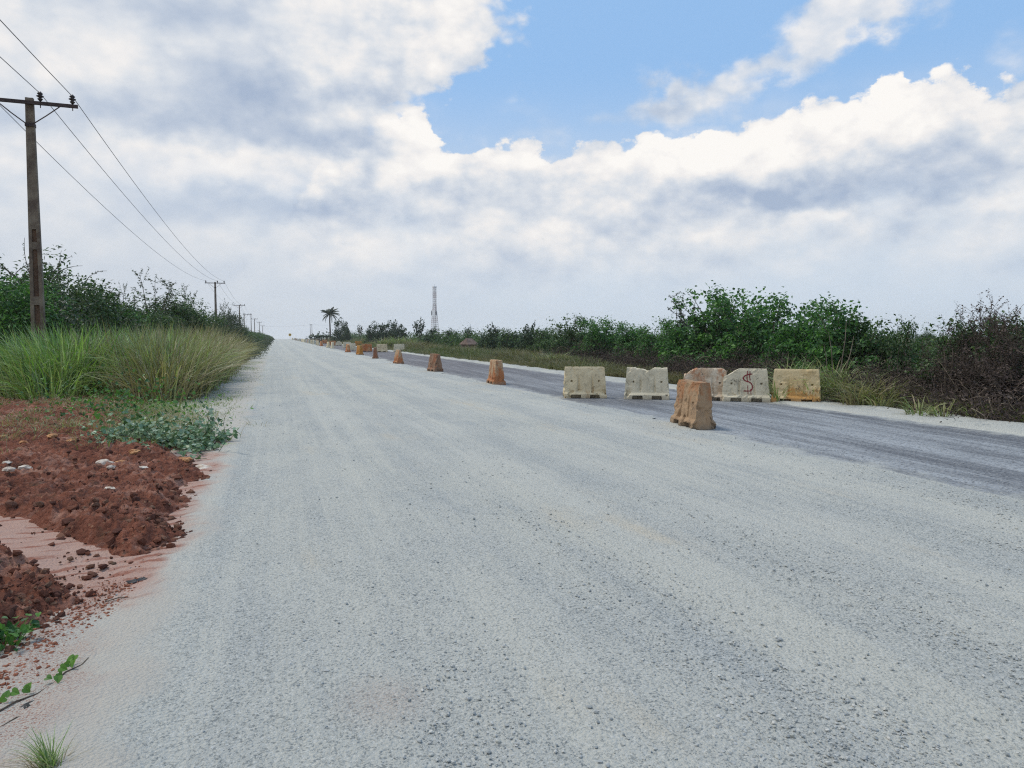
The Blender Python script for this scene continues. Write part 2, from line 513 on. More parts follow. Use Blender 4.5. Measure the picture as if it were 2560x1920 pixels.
def gravel_mat():
    m, N, b = material('crushed_stone')
    p = geo_pos(N)
    sp = N.new('ShaderNodeSeparateXYZ'); N.put(sp.inputs[0], p)
    X, Y = sp.outputs[0], sp.outputs[1]
    streak = N.noise(N.v('MULTIPLY', p, (1.7, 0.05, 0)), 1.0, 5, 0.6)
    streakf = N.noise(N.v('MULTIPLY', p, (9.0, 0.12, 0)), 1.0, 4, 0.6)
    patch = N.noise(N.v('MULTIPLY', p, (1.1, 0.42, 0)), 1.0, 6, 0.68)
    tone = N.m('ADD', N.m('MULTIPLY', streak, 0.6), N.m('MULTIPLY', patch, 1.1))
    tone = N.m('MULTIPLY_ADD', streakf, 0.55, tone)                    # about 0.6 .. 1.5
    dust = N.mix(N.noise(N.v('MULTIPLY', p, (0.5, 0.12, 0)), 1.0, 3, 0.5), srgb(185, 187, 183), srgb(189, 188, 176))
    warm = N.step(N.noise(N.v('MULTIPLY', p, (0.6, 0.2, 0)), 1.3, 4, 0.6), 0.56, 0.74)
    dust = N.mix(N.m('MULTIPLY', warm, 0.7), dust, srgb(192, 180, 158))
    stone = N.mix(N.noise(p, 1.1, 3, 0.5), srgb(168, 172, 171), srgb(174, 176, 170))
    stony = N.step(tone, 0.92, 1.42)
    # loose stones: cells of several sizes, dark and pale grains
    track = N.noise(N.v('MULTIPLY', p, (5.5, 0.018, 0)), 1.0, 4, 0.6)
    v1 = N.voro(p, 75.0, out=1)
    vs_ = N.new('ShaderNodeSeparateColor'); N.put(vs_.inputs[0], v1)
    v2 = N.voro(p, 170.0, out=1)
    vs2 = N.new('ShaderNodeSeparateColor'); N.put(vs2.inputs[0], v2)
    grain = N.m('ADD', N.m('MULTIPLY', vs_.outputs[0], 0.55), N.m('MULTIPLY', vs2.outputs[1], 0.45))
    wx = N.m('ADD', X, N.m('MULTIPLY', N.m('SUBTRACT', N.noise(N.v('MULTIPLY', p, (0, 0.03, 0)), 1.0, 2, 0.5), 0.5), 0.9))
    paths = N.m('COSINE', N.m('MULTIPLY', N.m('SUBTRACT', wx, 0.95), 2 * math.pi / 1.62))
    paths = N.m('MULTIPLY', N.step(paths, -0.2, 0.9), N.step(N.noise(N.v('MULTIPLY', p, (0.6, 0.05, 0)), 1.0, 4, 0.6), 0.3, 0.6))
    stony = N.m('MULTIPLY_ADD', paths, -0.45, N.m('ADD', stony, 0.16))
    stony = N.m('ADD', stony, N.m('MULTIPLY', N.m('SUBTRACT', track, 0.5), 1.15), clamp=True)
    base = N.mix(stony, dust, stone)
    gdark = N.step(grain, 0.40, 0.16)
    glite = N.step(grain, 0.72, 0.9)
    c = N.mix(N.m('MULTIPLY', gdark, N.lin(stony, 0, 1, 0.5, 0.85)), base, srgb(98, 105, 108))
    c = N.mix(N.m('MULTIPLY', glite, N.lin(stony, 0, 1, 0.35, 0.6)), c, srgb(214, 215, 212))
    # fine tint on the sandy shoulder (x < -0.5): pale sand, some red soil washed in
    wob = N.m('MULTIPLY_ADD', N.m('SUBTRACT', N.noise(p, 1.2, 4, 0.6), 0.5), 0.9, X)
    sh = N.step(wob, -0.45, -0.75)
    sand = N.mix(N.noise(p, 3.0, 5, 0.6), srgb(190, 184, 172), srgb(178, 177, 172))
    fine = N.noise(p, 90.0, 3, 0.7)
    sand = N.mix(N.m('MULTIPLY', N.step(fine, 0.44, 0.3), 0.4), sand, srgb(92, 90, 87))
    redd = N.m('MULTIPLY', N.step(wob, -0.72, -1.0), N.step(N.noise(N.v('MULTIPLY', p, (2.0, 1.2, 0)), 1.7, 5, 0.65), 0.38, 0.62))
    redd = N.m('MULTIPLY', redd, N.step(Y, 4.4, 5.0, 0.25, 1.0))
    redd = N.m('MAXIMUM', redd, N.m('MULTIPLY', N.step(wob, -0.62, -0.9), N.step(Y, 4.75, 5.25)))
    redd = N.m('MULTIPLY', redd, N.step(Y, 14, 9))
    bars = N.m('SINE', N.m('MULTIPLY', N.m('ADD', N.m('MULTIPLY_ADD', X, -0.25, Y), N.m('MULTIPLY', N.noise(p, 1.6, 4, 0.6), 0.35)), 34.0))
    bars = N.m('MULTIPLY', N.m('MULTIPLY', N.step(bars, 0.25, 0.8), N.step(N.noise(N.v('MULTIPLY', p, (3, 5, 0)), 1.0, 4, 0.65), 0.42, 0.58)), N.step(Y, 4.6, 5.1))
    sand = N.mix(N.m('MULTIPLY', redd, 0.75), sand, N.mix(N.noise(N.v('MULTIPLY', p, (1.5, 7, 0)), 1.3, 4, 0.6), srgb(158, 104, 86), srgb(192, 160, 146)))
    sand = N.mix(N.m('MULTIPLY', N.m('MULTIPLY', bars, redd), 0.75), sand, srgb(138, 82, 64))
    org = N.m('MULTIPLY', N.m('MULTIPLY', N.step(fine, 0.5, 0.62), N.step(N.m('ABSOLUTE', N.m('ADD', wob, 1.15)), 0.3, 0.05)), N.step(Y, 6.0, 5.0))
    sand = N.mix(N.m('MULTIPLY', org, 0.8), sand, srgb(136, 80, 60))
    c = N.mix(N.m('MULTIPLY', sh, N.step(Y, 70, 40)), c, sand)
    red = N.m('MULTIPLY', N.step(N.v('DISTANCE', N.v('MULTIPLY', p, (1, 0.8, 1)), (0.42, 2.6, 0)), 0.3, 0.0), N.step(fine, 0.3, 0.7))
    c = N.mix(N.m('MULTIPLY', red, 0.5), c, srgb(166, 140, 126))
    N.put(b.inputs['Base Color'], c)
    b.inputs['Roughness'].default_value = 0.95
    b.inputs['Specular IOR Level'].default_value = 0.15
    h = N.m('ADD', N.m('MULTIPLY', N.voro(p, 55.0), -0.6), N.m('MULTIPLY', N.noise(p, 60.0, 5, 0.7), 1.0))
    h = N.m('ADD', h, N.m('MULTIPLY', N.noise(N.v('MULTIPLY', p, (7.0, 1.2, 1)), 1.0, 4, 0.6), 1.2))
    bump(N, b, h, 0.8, 0.02)
    return m

def asphalt_mat():
    m, N, b = material('dusty_asphalt')
    p = geo_pos(N)
    # wheel paths run a few degrees off the road line
    pr = N.new('ShaderNodeVectorRotate'); pr.rotation_type = 'Z_AXIS'
    N.put(pr.inputs['Vector'], p); pr.inputs['Angle'].default_value = R_(3.0)
    q = pr.outputs[0]
    s1 = N.noise(N.v('MULTIPLY', q, (1.5, 0.14, 0)), 1.0, 8, 0.7)
    s2 = N.noise(N.v('MULTIPLY', q, (10.0, 0.25, 0)), 1.0, 5, 0.62)
    f = N.m('ADD', N.m('MULTIPLY', s1, 0.85), N.m('MULTIPLY', s2, 0.25))
    sp = N.new('ShaderNodeSeparateXYZ'); N.put(sp.inputs[0], p)
    near = N.step(sp.outputs[1], 42, 12)
    c = N.mix(N.step(f, 0.44, 0.68), srgb(98, 100, 104), srgb(154, 158, 161))
    cf = N.mix(N.step(f, 0.42, 0.75), srgb(88, 86, 90), srgb(118, 116, 119))
    c = N.mix(near, cf, c)
    line = N.step(N.m('ABSOLUTE', N.m('SUBTRACT', N.noise(N.v('MULTIPLY', q, (1.5, 0.02, 0)), 1.0, 2, 0.4), 0.5)), 0.012, 0.002)
    c = N.mix(N.m('MULTIPLY', line, 0.55), c, srgb(160, 162, 164))
    g = N.voro(p, 45.0, out=1)
    gs = N.new('ShaderNodeSeparateColor'); N.put(gs.inputs[0], g)
    c = N.mix(N.m('MULTIPLY', N.step(gs.outputs[0], 0.34, 0.12), 0.6), c, srgb(44, 44, 48))
    c = N.mix(N.m('MULTIPLY', N.step(gs.outputs[1], 0.84, 0.97), 0.5), c, srgb(164, 164, 162))
    # dust thrown in from both edges
    w = N.m('MULTIPLY_ADD', N.m('SUBTRACT', N.noise(p, 1.6, 7, 0.75), 0.5), 2.6, sp.outputs[0])
    e = N.m('MAXIMUM', N.step(w, 7.35, 6.6), N.step(w, 11.1, 11.6))
    c = N.mix(N.m('MULTIPLY', e, 0.85), c, srgb(174, 175, 168))
    N.put(b.inputs['Base Color'], c)
    b.inputs['Roughness'].default_value = 0.7
    b.inputs['Specular IOR Level'].default_value = 0.35
    bump(N, b, N.m('ADD', N.voro(p, 45.0), N.noise(p, 70, 4, 0.7)), 0.45, 0.015)
    return m

def soil_mat():
    m, N, b = material('red_laterite')
    p = geo_pos(N)
    n = N.noise(N.v('MULTIPLY', p, (1.0, 1.6, 1)), 2.2, 6, 0.65)
    c = N.ramp(n, [(0.25, srgb(78, 52, 45)), (0.40, srgb(110, 70, 57)), (0.53, srgb(132, 84, 67)), (0.66, srgb(166, 126, 110))])
    band = N.noise(N.v('MULTIPLY', p, (1.0, 6.5, 1.0)), 1.2, 6, 0.68)
    c = N.mix(N.m('MULTIPLY', N.step(band, 0.55, 0.68), 0.55), c, srgb(164, 126, 112))
    n2 = N.noise(p, 6.0, 5, 0.65)
    c = N.mix(N.m('MULTIPLY', N.step(n2, 0.55, 0.75), 0.7), c, srgb(92, 76, 62))
    n3 = N.noise(p, 30.0, 4, 0.7)
    c = N.mix(N.m('MULTIPLY', N.step(n3, 0.46, 0.3), 0.6), c, srgb(54, 34, 31))
    g = N.voro(p, 60.0, out=1)
    gs = N.new('ShaderNodeSeparateColor'); N.put(gs.inputs[0], g)
    c = N.mix(N.m('MULTIPLY', N.step(gs.outputs[0], 0.972, 0.995), 0.6), c, srgb(150, 120, 98))
    N.put(b.inputs['Base Color'], c)
    b.inputs['Roughness'].default_value = 0.95
    b.inputs['Specular IOR Level'].default_value = 0.12
    bump(N, b, N.m('ADD', N.noise(p, 35, 6, 0.7), N.m('MULTIPLY', N.voro(p, 22), -0.7)), 0.8, 0.04)
    return m

def wash_mat():
    m, N, b = material('pink_sandy_wash')
    p = geo_pos(N)
    n = N.noise(N.v('MULTIPLY', p, (1.2, 5.0, 1)), 1.6, 5, 0.6)
    c = N.ramp(n, [(0.3, srgb(160, 112, 96)), (0.5, srgb(178, 142, 128)), (0.7, srgb(192, 172, 160))])
    f = N.noise(p, 70, 3, 0.7)
    c = N.mix(N.m('MULTIPLY', N.step(f, 0.45, 0.32), 0.4), c, srgb(120, 78, 64))
    N.put(b.inputs['Base Color'], c)
    b.inputs['Roughness'].default_value = 0.95
    b.inputs['Specular IOR Level'].default_value = 0.12
    bump(N, b, N.m('ADD', f, N.m('MULTIPLY', N.noise(N.v('MULTIPLY', p, (2, 9, 1)), 1.0, 3, 0.5), 2.0)), 0.6, 0.02)
    return m

def ground_mat():
    m, N, b = material('scrub_earth')
    p = geo_pos(N)
    n = N.noise(p, 0.35, 6, 0.65)
    c = N.ramp(n, [(0.3, (0.060, 0.066, 0.032)), (0.5, (0.10, 0.092, 0.050)), (0.7, (0.135, 0.105, 0.068))])
    N.put(b.inputs['Base Color'], c)
    b.inputs['Roughness'].default_value = 1.0
    b.inputs['Specular IOR Level'].default_value = 0.1
    bump(N, b, N.noise(p, 9, 5, 0.7), 0.8, 0.05)
    return m

def barrier_mat(name, base, tone, stain, amt, low, dirt=(0.10, 0.085, 0.07)):
    """weathered concrete with remains of paint; amt = how much paint is left, low = paint clings to lower half"""
    m, N, b = material(name)
    oc = N.new('ShaderNodeTexCoord').outputs['Object']
    inf = N.new('ShaderNodeObjectInfo')
    co = N.v('ADD', oc, N.v('MULTIPLY', inf.outputs['Location'], (0.37, 0.73, 0.0)))
    sp = N.new('ShaderNodeSeparateXYZ'); N.put(sp.inputs[0], oc)
    n1 = N.noise(co, 3.2, 6, 0.62)
    n2 = N.noise(co, 11.0, 5, 0.65)
    c = N.mix(N.step(n1, 0.36, 0.66), base, tone)
    zf = N.m('MULTIPLY_ADD', sp.outputs[2], -low, 0.5 * low)
    s = N.m('ADD', N.m('ADD', N.noise(N.v('MULTIPLY', co, (1, 1, 0.45)), 3.0, 6, 0.66), zf), N.m('MULTIPLY', N.m('SUBTRACT', n2, 0.5), 0.25))
    c = N.mix(N.step(s, 0.92 - amt, 1.05 - amt), c, stain)
    # vertical run marks, pits, grime
    run = N.noise(N.v('MULTIPLY', co, (14, 14, 1.2)), 1.0, 4, 0.6)
    c = N.mix(N.m('MULTIPLY', N.step(run, 0.56, 0.72), 0.22), c, tuple(q * 0.55 for q in base))
    pit = N.noise(co, 46.0, 3, 0.7)
    c = N.mix(N.m('MULTIPLY', N.step(pit, 0.34, 0.26), 0.55), c, dirt)
    c = N.mix(N.m('MULTIPLY', N.step(N.m('MULTIPLY_ADD', n2, 0.2, sp.outputs[2]), 0.24, 0.08), 0.55), c, srgb(128, 120, 108))
    cr = N.voro(N.v('MULTIPLY_ADD', N.noise(co, 5, 4, 0.6, out=1), (0.25, 0.25, 0.25), co), 2.1, feature='DISTANCE_TO_EDGE')
    c = N.mix(N.m('MULTIPLY', N.m('MULTIPLY', N.step(cr, 0.014, 0.003), N.step(n1, 0.5, 0.6)), 0.8), c, dirt)
    N.put(b.inputs['Base Color'], c)
    b.inputs['Roughness'].default_value = 0.92
    b.inputs['Specular IOR Level'].default_value = 0.2
    bump(N, b, N.m('ADD', N.noise(co, 38, 5, 0.68), N.m('MULTIPLY', n2, 0.8)), 0.5, 0.015)
    return m

M = {}
M['gravel'] = gravel_mat()
M['asphalt'] = asphalt_mat()
M['soil'] = soil_mat()
M['wash'] = wash_mat()
M['ground'] = ground_mat()
cream, cream2 = srgb(216, 201, 168), srgb(200, 185, 153)
M['b_cream'] = barrier_mat('cream_concrete', cream, cream2, srgb(172, 144, 106), 0.30, 0.1)
M['b_white'] = barrier_mat('pale_concrete', srgb(215, 205, 180), srgb(198, 189, 165), srgb(196, 172, 132), 0.24, 0.0)
M['b_yellow'] = barrier_mat('yellow_stained_concrete', srgb(208, 190, 152), srgb(200, 176, 132), srgb(186, 142, 86), 0.34, 0.55)
M['b_orange'] = barrier_mat('worn_orange_concrete', srgb(182, 158, 128), srgb(166, 138, 110), srgb(166, 110, 74), 0.46, 0.2)
M['b_bright'] = barrier_mat('orange_concrete', srgb(188, 156, 120), srgb(180, 134, 94), srgb(174, 110, 70), 0.50, 0.2)
M['b_brown'] = barrier_mat('muddy_orange_concrete', srgb(164, 138, 110), srgb(146, 122, 98), srgb(158, 114, 82), 0.38, -0.25)
M['b_rust'] = barrier_mat('rust_brown_concrete', srgb(146, 118, 98), srgb(128, 104, 86), srgb(144, 98, 74), 0.44, 0.1)
M['b_chip'] = barrier_mat('chipped_orange_concrete', srgb(204, 192, 172), srgb(184, 160, 134), srgb(168, 116, 84), 0.40, -0.3)
M['b_gold'] = barrier_mat('amber_concrete', srgb(180, 148, 92), srgb(168, 130, 76), srgb(174, 120, 56), 0.55, 0.2)
M['paint'] = plain_mat('red_spray_paint', srgb(128, 34, 44), 0.6, 0.35, 14)
M['pole'] = plain_mat('pole_concrete', srgb(122, 110, 96), 0.92, 0.28, 3.0, bmp=0.4, col2=srgb(96, 82, 72))
M['pole_web'] = plain_mat('brown_pole_web', srgb(104, 80, 64), 0.92, 0.3, 2.0, bmp=0.4, col2=srgb(82, 62, 50))
M['steel'] = plain_mat('rusty_steel', srgb(72, 58, 56), 0.7, 0.35, 9.0)
M['ceramic'] = plain_mat('dark_glazed_ceramic', srgb(58, 50, 52), 0.25, 0.2, 4.0)
M['wire'] = plain_mat('aluminium_conductor', srgb(118, 120, 126), 0.6, 0.1, 1.0)
M['tower_red'] = plain_mat('red_oxide_steel', srgb(112, 62, 60), 0.7, 0.2, 1.0)
M['tower_white'] = plain_mat('white_painted_steel', srgb(206, 204, 206), 0.7, 0.1, 1.0)
M['antenna'] = plain_mat('grey_antenna_housing', srgb(104, 106, 114), 0.6, 0.1, 1.0)
M['sign_yellow'] = plain_mat('yellow_sign_face', srgb(222, 176, 30), 0.5, 0.08, 1.0)
M['sign_dark'] = plain_mat('dark_sign_mark', srgb(88, 70, 26), 0.6, 0.1, 1.0)
M['grey_metal'] = plain_mat('galvanised_post', srgb(140, 140, 138), 0.6, 0.1, 2.0)
M['plastic_orange'] = plain_mat('orange_plastic', srgb(214, 112, 34), 0.5, 0.12, 3.0)
M['plastic_pale'] = plain_mat('pale_yellow_bar', srgb(206, 190, 138), 0.6, 0.1, 3.0)
M['bark'] = plain_mat('grey_brown_bark', (0.10, 0.078, 0.058), 0.95, 0.35, 5.0, bmp=0.6)
M['bark_pale'] = plain_mat('pale_dry_stem', (0.20, 0.165, 0.125), 0.95, 0.3, 5.0)
M['thatch'] = plain_mat('weathered_brown_roofing', srgb(116, 100, 92), 0.95, 0.3, 4.0, bmp=0.6)
M['rubble'] = plain_mat('pale_cement_crust', srgb(186, 180, 162), 0.95, 0.2, 7.0, bmp=0.7, col2=srgb(150, 146, 132))
M['stone_white'] = plain_mat('chalky_white_stone', srgb(206, 198, 186), 0.9, 0.18, 16.0, bmp=0.5, col2=srgb(170, 152, 134))
M['stone_tan'] = plain_mat('tan_ironstone', srgb(184, 140, 98), 0.9, 0.25, 16.0, bmp=0.5, col2=srgb(150, 100, 66))
M['black_plastic'] = plain_mat('black_plastic_film', (0.018, 0.019, 0.022), 0.35, 0.3, 20.0)
M['twig'] = leaf_mat('dead_twigs', [(0.07, 0.054, 0.047), (0.115, 0.09, 0.075), (0.042, 0.033, 0.031), (0.15, 0.12, 0.095), (0.26, 0.215, 0.16)], 0.9, 0.0, 0.1)
M['twig_pale'] = leaf_mat('pale_dead_stalks', [(0.20, 0.165, 0.12), (0.13, 0.10, 0.075), (0.25, 0.21, 0.15)], 0.9, 0.0, 0.1)
M['dead_leaf'] = leaf_mat('dead_vine_leaves', [(0.060, 0.046, 0.043), (0.095, 0.070, 0.062), (0.038, 0.030, 0.032), (0.15, 0.115, 0.094)], 0.8, 0.1, 0.15)
M['leaf_dark'] = leaf_mat('dark_green_leaves', [(0.018, 0.046, 0.016), (0.046, 0.10, 0.032), (0.078, 0.15, 0.044), (0.024, 0.055, 0.026), (0.13, 0.20, 0.075), (0.08, 0.125, 0.08)])
M['leaf_mid'] = leaf_mat('mid_green_leaves', [(0.036, 0.11, 0.026), (0.075, 0.20, 0.045), (0.13, 0.28, 0.060), (0.050, 0.15, 0.046), (0.026, 0.075, 0.028), (0.10, 0.21, 0.085)])
M['leaf_grey'] = leaf_mat('dusty_green_leaves', [(0.052, 0.078, 0.050), (0.080, 0.105, 0.068), (0.034, 0.054, 0.034), (0.11, 0.13, 0.09)])
M['leaf_far'] = leaf_mat('distant_green_leaves', [(0.030, 0.056, 0.034), (0.044, 0.078, 0.040), (0.060, 0.096, 0.046)], 0.7, 0.15)
M['leaf_blue'] = leaf_mat('glaucous_creeper_leaves', [(0.085, 0.175, 0.07), (0.13, 0.235, 0.12), (0.20, 0.31, 0.19), (0.06, 0.13, 0.045), (0.28, 0.38, 0.28)], 0.42, 0.15, 0.4)
M['leaf_fresh'] = leaf_mat('fresh_green_leaves', [(0.10, 0.22, 0.035), (0.14, 0.28, 0.05), (0.06, 0.15, 0.03)], 0.45, 0.25, 0.3)
GREEN = [(0.065, 0.15, 0.03), (0.22, 0.40, 0.075), (0.11, 0.24, 0.07), (0.34, 0.52, 0.14), (0.46, 0.58, 0.32), (0.03, 0.07, 0.025)]
DRY = [(0.34, 0.28, 0.16), (0.20, 0.165, 0.09), (0.46, 0.385, 0.24), (0.12, 0.10, 0.06), (0.27, 0.265, 0.13)]
M['grass'] = leaf_mat('grass_blades', GREEN, 0.45, 0.28, 0.35, attr='dry', dry=DRY)
M['grass_dull'] = leaf_mat('dull_grass_blades', [(0.09, 0.135, 0.045), (0.14, 0.19, 0.065), (0.06, 0.095, 0.035), (0.20, 0.235, 0.095), (0.045, 0.065, 0.03)], 0.5, 0.28, 0.3, attr='dry', dry=[(0.24, 0.20, 0.115), (0.15, 0.12, 0.07), (0.30, 0.25, 0.15), (0.10, 0.082, 0.05)])
M['palm'] = leaf_mat('palm_fronds', [(0.040, 0.058, 0.036), (0.055, 0.078, 0.044), (0.08, 0.09, 0.06)], 0.6, 0.12)

def banded_mat():
    m, N, b = material('red_white_tower_paint')
    sp = N.new('ShaderNodeSeparateXYZ'); N.put(sp.inputs[0], obj_co(N))
    f = N.m('GREATER_THAN', N.m('FRACT', N.m('MULTIPLY', sp.outputs[2], 1 / 8.4)), 0.5)
    N.put(b.inputs['Base Color'], N.mix(f, srgb(190, 188, 190), srgb(104, 58, 58)))
    b.inputs['Roughness'].default_value = 0.7
    return m
M['tower'] = banded_mat()

# ================================================================ the setting
def pl(pts):
    xs = np.array([p[0] for p in pts], float); ys = np.array([p[1] for p in pts], float)
    return lambda v: np.interp(v, xs, ys)

ZG = np.vectorize(zg)

def yrows(y0, y1, d0, growth, ystart=1.5):
    ys = [y0]
    y = max(y0, ystart)
    d = d0
    ys.append(y) if y > y0 else None
    while y < y1:
        y += d
        d *= growth
        ys.append(min(y, y1))
    return np.array(ys)

def gravel_road():
    ys = yrows(-4.0, 900.0, 0.04, 1.0105)
    n = 210
    Lf = pl([(-4, -4.5), (12, -4.5), (14, -3.2), (22, -2.2), (45, -1.9), (80, -1.6), (900, -1.3)])
    s = np.linspace(0, 1, n)
    s = np.concatenate([s])
    Yg, Sg = np.meshgrid(ys, s, indexing='ij')
    L = Lf(Yg) + 0.35 * (vnoise(Yg * 0.7, Yg * 0, seed=3) - 0.5) + 0.25 * (vnoise(Yg * 2.7, Yg * 0, seed=4) - 0.5)
    Rr = 6.95 + 0.45 * (vnoise(Yg * 0.35, Yg * 0, seed=5) - 0.5) + 0.28 * (vnoise(Yg * 1.7, Yg * 0, seed=6) - 0.5) + 0.12 * (vnoise(Yg * 6, Yg * 0, seed=8) - 0.5)
    X = L + (Rr - L) * Sg
    Z = 0.016 * (fbm(X * 1.6, Yg * 0.10, seed=11) - 0.5) + 0.014 * (fbm(X * 3.5, Yg * 0.9, seed=12, oct=3) - 0.5)
    edge = sstep(1 - Sg, 0, 0.03)
    Z = Z * edge + 0.010
    # tyre-tread marks and a soft bank on the sandy shoulder
    sh = sstep(-X, 0.45, 0.75)
    tread = np.sin((Yg + 0.25 * vnoise(X * 2, Yg * 2, seed=21)) * 2 * math.pi / 0.17) * sstep(vnoise(X * 1.1, Yg * 0.5, seed=22), 0.4, 0.7)
    bank = sstep(-X, 0.35, 0.6) - sstep(-X, 0.6, 1.1)
    Z = Z + sh * (0.012 * tread + 0.05 * (fbm(X * 2.2, Yg * 2.2, seed=23) - 0.5)) * sstep(20 - Yg, 0, 8) + 0.025 * bank
    Z = Z - 0.05 * sstep(0.03 - Sg, 0, 0.03)
    Z = Z + ZG(X, Yg)
    tag(MB().grid(X, Yg, Z).build('gravel_road', M['gravel'], smooth=True), kind='structure')

def asphalt_road():
    ys = yrows(-4.0, 900.0, 0.25, 1.02)
    xs = np.linspace(6.3, 11.75, 60)
    Y, X = np.meshgrid(ys, xs, indexing='ij')
    Z = -0.004 + 0.008 * (fbm(X * 0.8, Y * 0.2, seed=31) - 0.5) + ZG(X, Y)
    tag(MB().grid(X, Y, Z).build('asphalt_road', M['asphalt'], smooth=True), kind='structure')

def right_verge():
    ys = yrows(-4.0, 900.0, 0.10, 1.02)
    s = np.linspace(0, 1, 26)
    Y, Sg = np.meshgrid(ys, s, indexing='ij')
    L = 11.35 + 0.22 * (vnoise(Y * 0.6, Y * 0, seed=41) - 0.5) + 0.12 * (vnoise(Y * 2.4, Y * 0, seed=42) - 0.5)
    Rr = np.interp(Y, [10, 25, 60], [12.9, 12.6, 12.1]) + 0.5 * (vnoise(Y * 0.4, Y * 0, seed=43) - 0.5)
    X = L + (Rr - L) * Sg
    Z = 0.012 + 0.10 * np.sin(np.pi * Sg) * (0.3 + vnoise(X * 2, Y * 1.2, seed=44)) * 0.8 - 0.05 * sstep(Sg, 0.9, 1.0) - 0.026 * (1 - sstep(Sg, 0.0, 0.16)) + ZG(X, Y)
    tag(MB().grid(X, Y, Z).build('gravel_verge', M['gravel'], smooth=True), kind='structure')

def ground_sheet():
    a = np.array([-1300, -1100, -900, -700, -300, -150, -80, -40, -25, -15, -10, -7, -5, -3, 0, 3, 6, 9, 12, 14, 17, 20, 25, 40, 80, 150, 300, 700, 900, 1100, 1300.0])
    b = np.array([-1300, -1000, -600, -300, -100, -40, -15, -5, 0, 5, 10, 15, 20, 25, 30, 40, 55, 80, 120, 180, 250, 320, 390, 420, 450, 500, 560, 640, 740, 900, 1000, 1100, 1200, 1300.0])
    Y, X = np.meshgrid(b, a, indexing='ij')
    Z = -0.055 + ZG(X, Y)
    tag(MB().grid(X, Y, Z).build('ground', M['ground'], smooth=True), kind='structure')

soil_edge = pl([(2.5, -2.3), (3.3, -1.75), (4.07, -1.27), (4.7, -1.14), (5.13, -1.05), (5.6, -1.15), (5.95, -0.8), (6.46, -0.62), (6.9, -0.68), (7.2, -0.82),
                (7.6, -0.74), (7.9, -0.67), (8.3, -0.78), (8.6, -0.8), (8.97, -0.58), (9.5, -0.7), (10.2, -0.95), (11.5, -1.3), (12.2, -1.9), (14, -2.3), (18, -2.6), (20, -2.9), (26, -3.6)])

def soil_height(X, Y):
    w = 0.34 * (fbm(X * 2.1, Y * 3.1, seed=51) - 0.5) + 0.18 * (fbm(X * 7, Y * 7, seed=52, oct=3) - 0.5)
    d = soil_edge(Y) - X + w                            # > 0 inside
    mask = sstep(d, -0.04, 0.42)
    # pale washed track that cuts across the heap
    ax, ay, bx, by = -0.75, 5.15, -2.9, 8.0
    ux, uy = bx - ax, by - ay
    ll = math.hypot(ux, uy)
    t = np.clip(((X - ax) * ux + (Y - ay) * uy) / ll ** 2, -0.3, 1.6)
    dv = np.hypot(X - ax - t * ux, Y - ay - t * uy) + 0.2 * (fbm(X * 3, Y * 3, seed=53) - 0.5)
    valley = 1 - sstep(dv, 0.16, 0.42)
    ridges = fbm(X * 0.55 + Y * 0.25, Y * 1.25 - X * 0.35, seed=54, oct=3)
    big = 0.015 + 0.075 * sstep(ridges, 0.35, 0.75) * (0.5 + 0.5 * sstep(d, 0, 1.0))
    lump = np.abs(fbm(X * 4.2, Y * 5.2, seed=55, oct=4) - 0.5) * 2
    clod = np.abs(fbm(X * 13, Y * 15, seed=56, oct=3) - 0.5) * 2
    fine = fbm(X * 40, Y * 40, seed=57, oct=2)
    far = sstep(Y, 10.5, 15)
    h = big * (1 - 0.45 * far) + 0.082 * (1 - lump) ** 3 + 0.05 * (1 - clod) ** 3 + 0.024 * fine
    h = h * mask * (1 - 0.96 * valley)
    # small washed-out hollows
    hol = sstep(fbm(X * 0.9, Y * 2.4, seed=58, oct=3), 0.60, 0.70) * sstep(Y, 5.5, 7)
    h = h * (1 - 0.55 * hol)
    return h - 0.05 * (1 - mask * (1 - valley))

def soil_heap():
    ys = yrows(2.9, 26.0, 0.022, 1.0022, ystart=2.9)
    s = np.linspace(0, 1, 270)
    Y, Sg = np.meshgrid(ys, s, indexing='ij')
    L = -0.36 * Y - 1.6
    X = L + (-0.42 - L) * Sg
    Z = soil_height(X, Y) - 0.012
    tag(MB().grid(X, Y, Z).build('red_soil_bank', M['soil'], smooth=True), kind='structure')

ground_sheet()
gravel_road()
asphalt_road()
right_verge()
soil_heap()

# ---------------------------------------------------------------- loose stones
ICO_V = None
def ico():
    global ICO_V, ICO_F
    if ICO_V is None:
        t = (1 + 5 ** 0.5) / 2
        V = np.array([(-1, t, 0), (1, t, 0), (-1, -t, 0), (1, -t, 0), (0, -1, t), (0, 1, t), (0, -1, -t), (0, 1, -t), (t, 0, -1), (t, 0, 1), (-t, 0, -1), (-t, 0, 1)], float)
        ICO_V = V / np.linalg.norm(V[0])
        ICO_F = np.array([(0, 11, 5), (0, 5, 1), (0, 1, 7), (0, 7, 10), (0, 10, 11), (1, 5, 9), (5, 11, 4), (11, 10, 2), (10, 7, 6), (7, 1, 8),
                          (3, 9, 4), (3, 4, 2), (3, 2, 6), (3, 6, 8), (3, 8, 9), (4, 9, 5), (2, 4, 11), (6, 2, 10), (8, 6, 7), (9, 8, 1)])
    return ICO_V, ICO_F

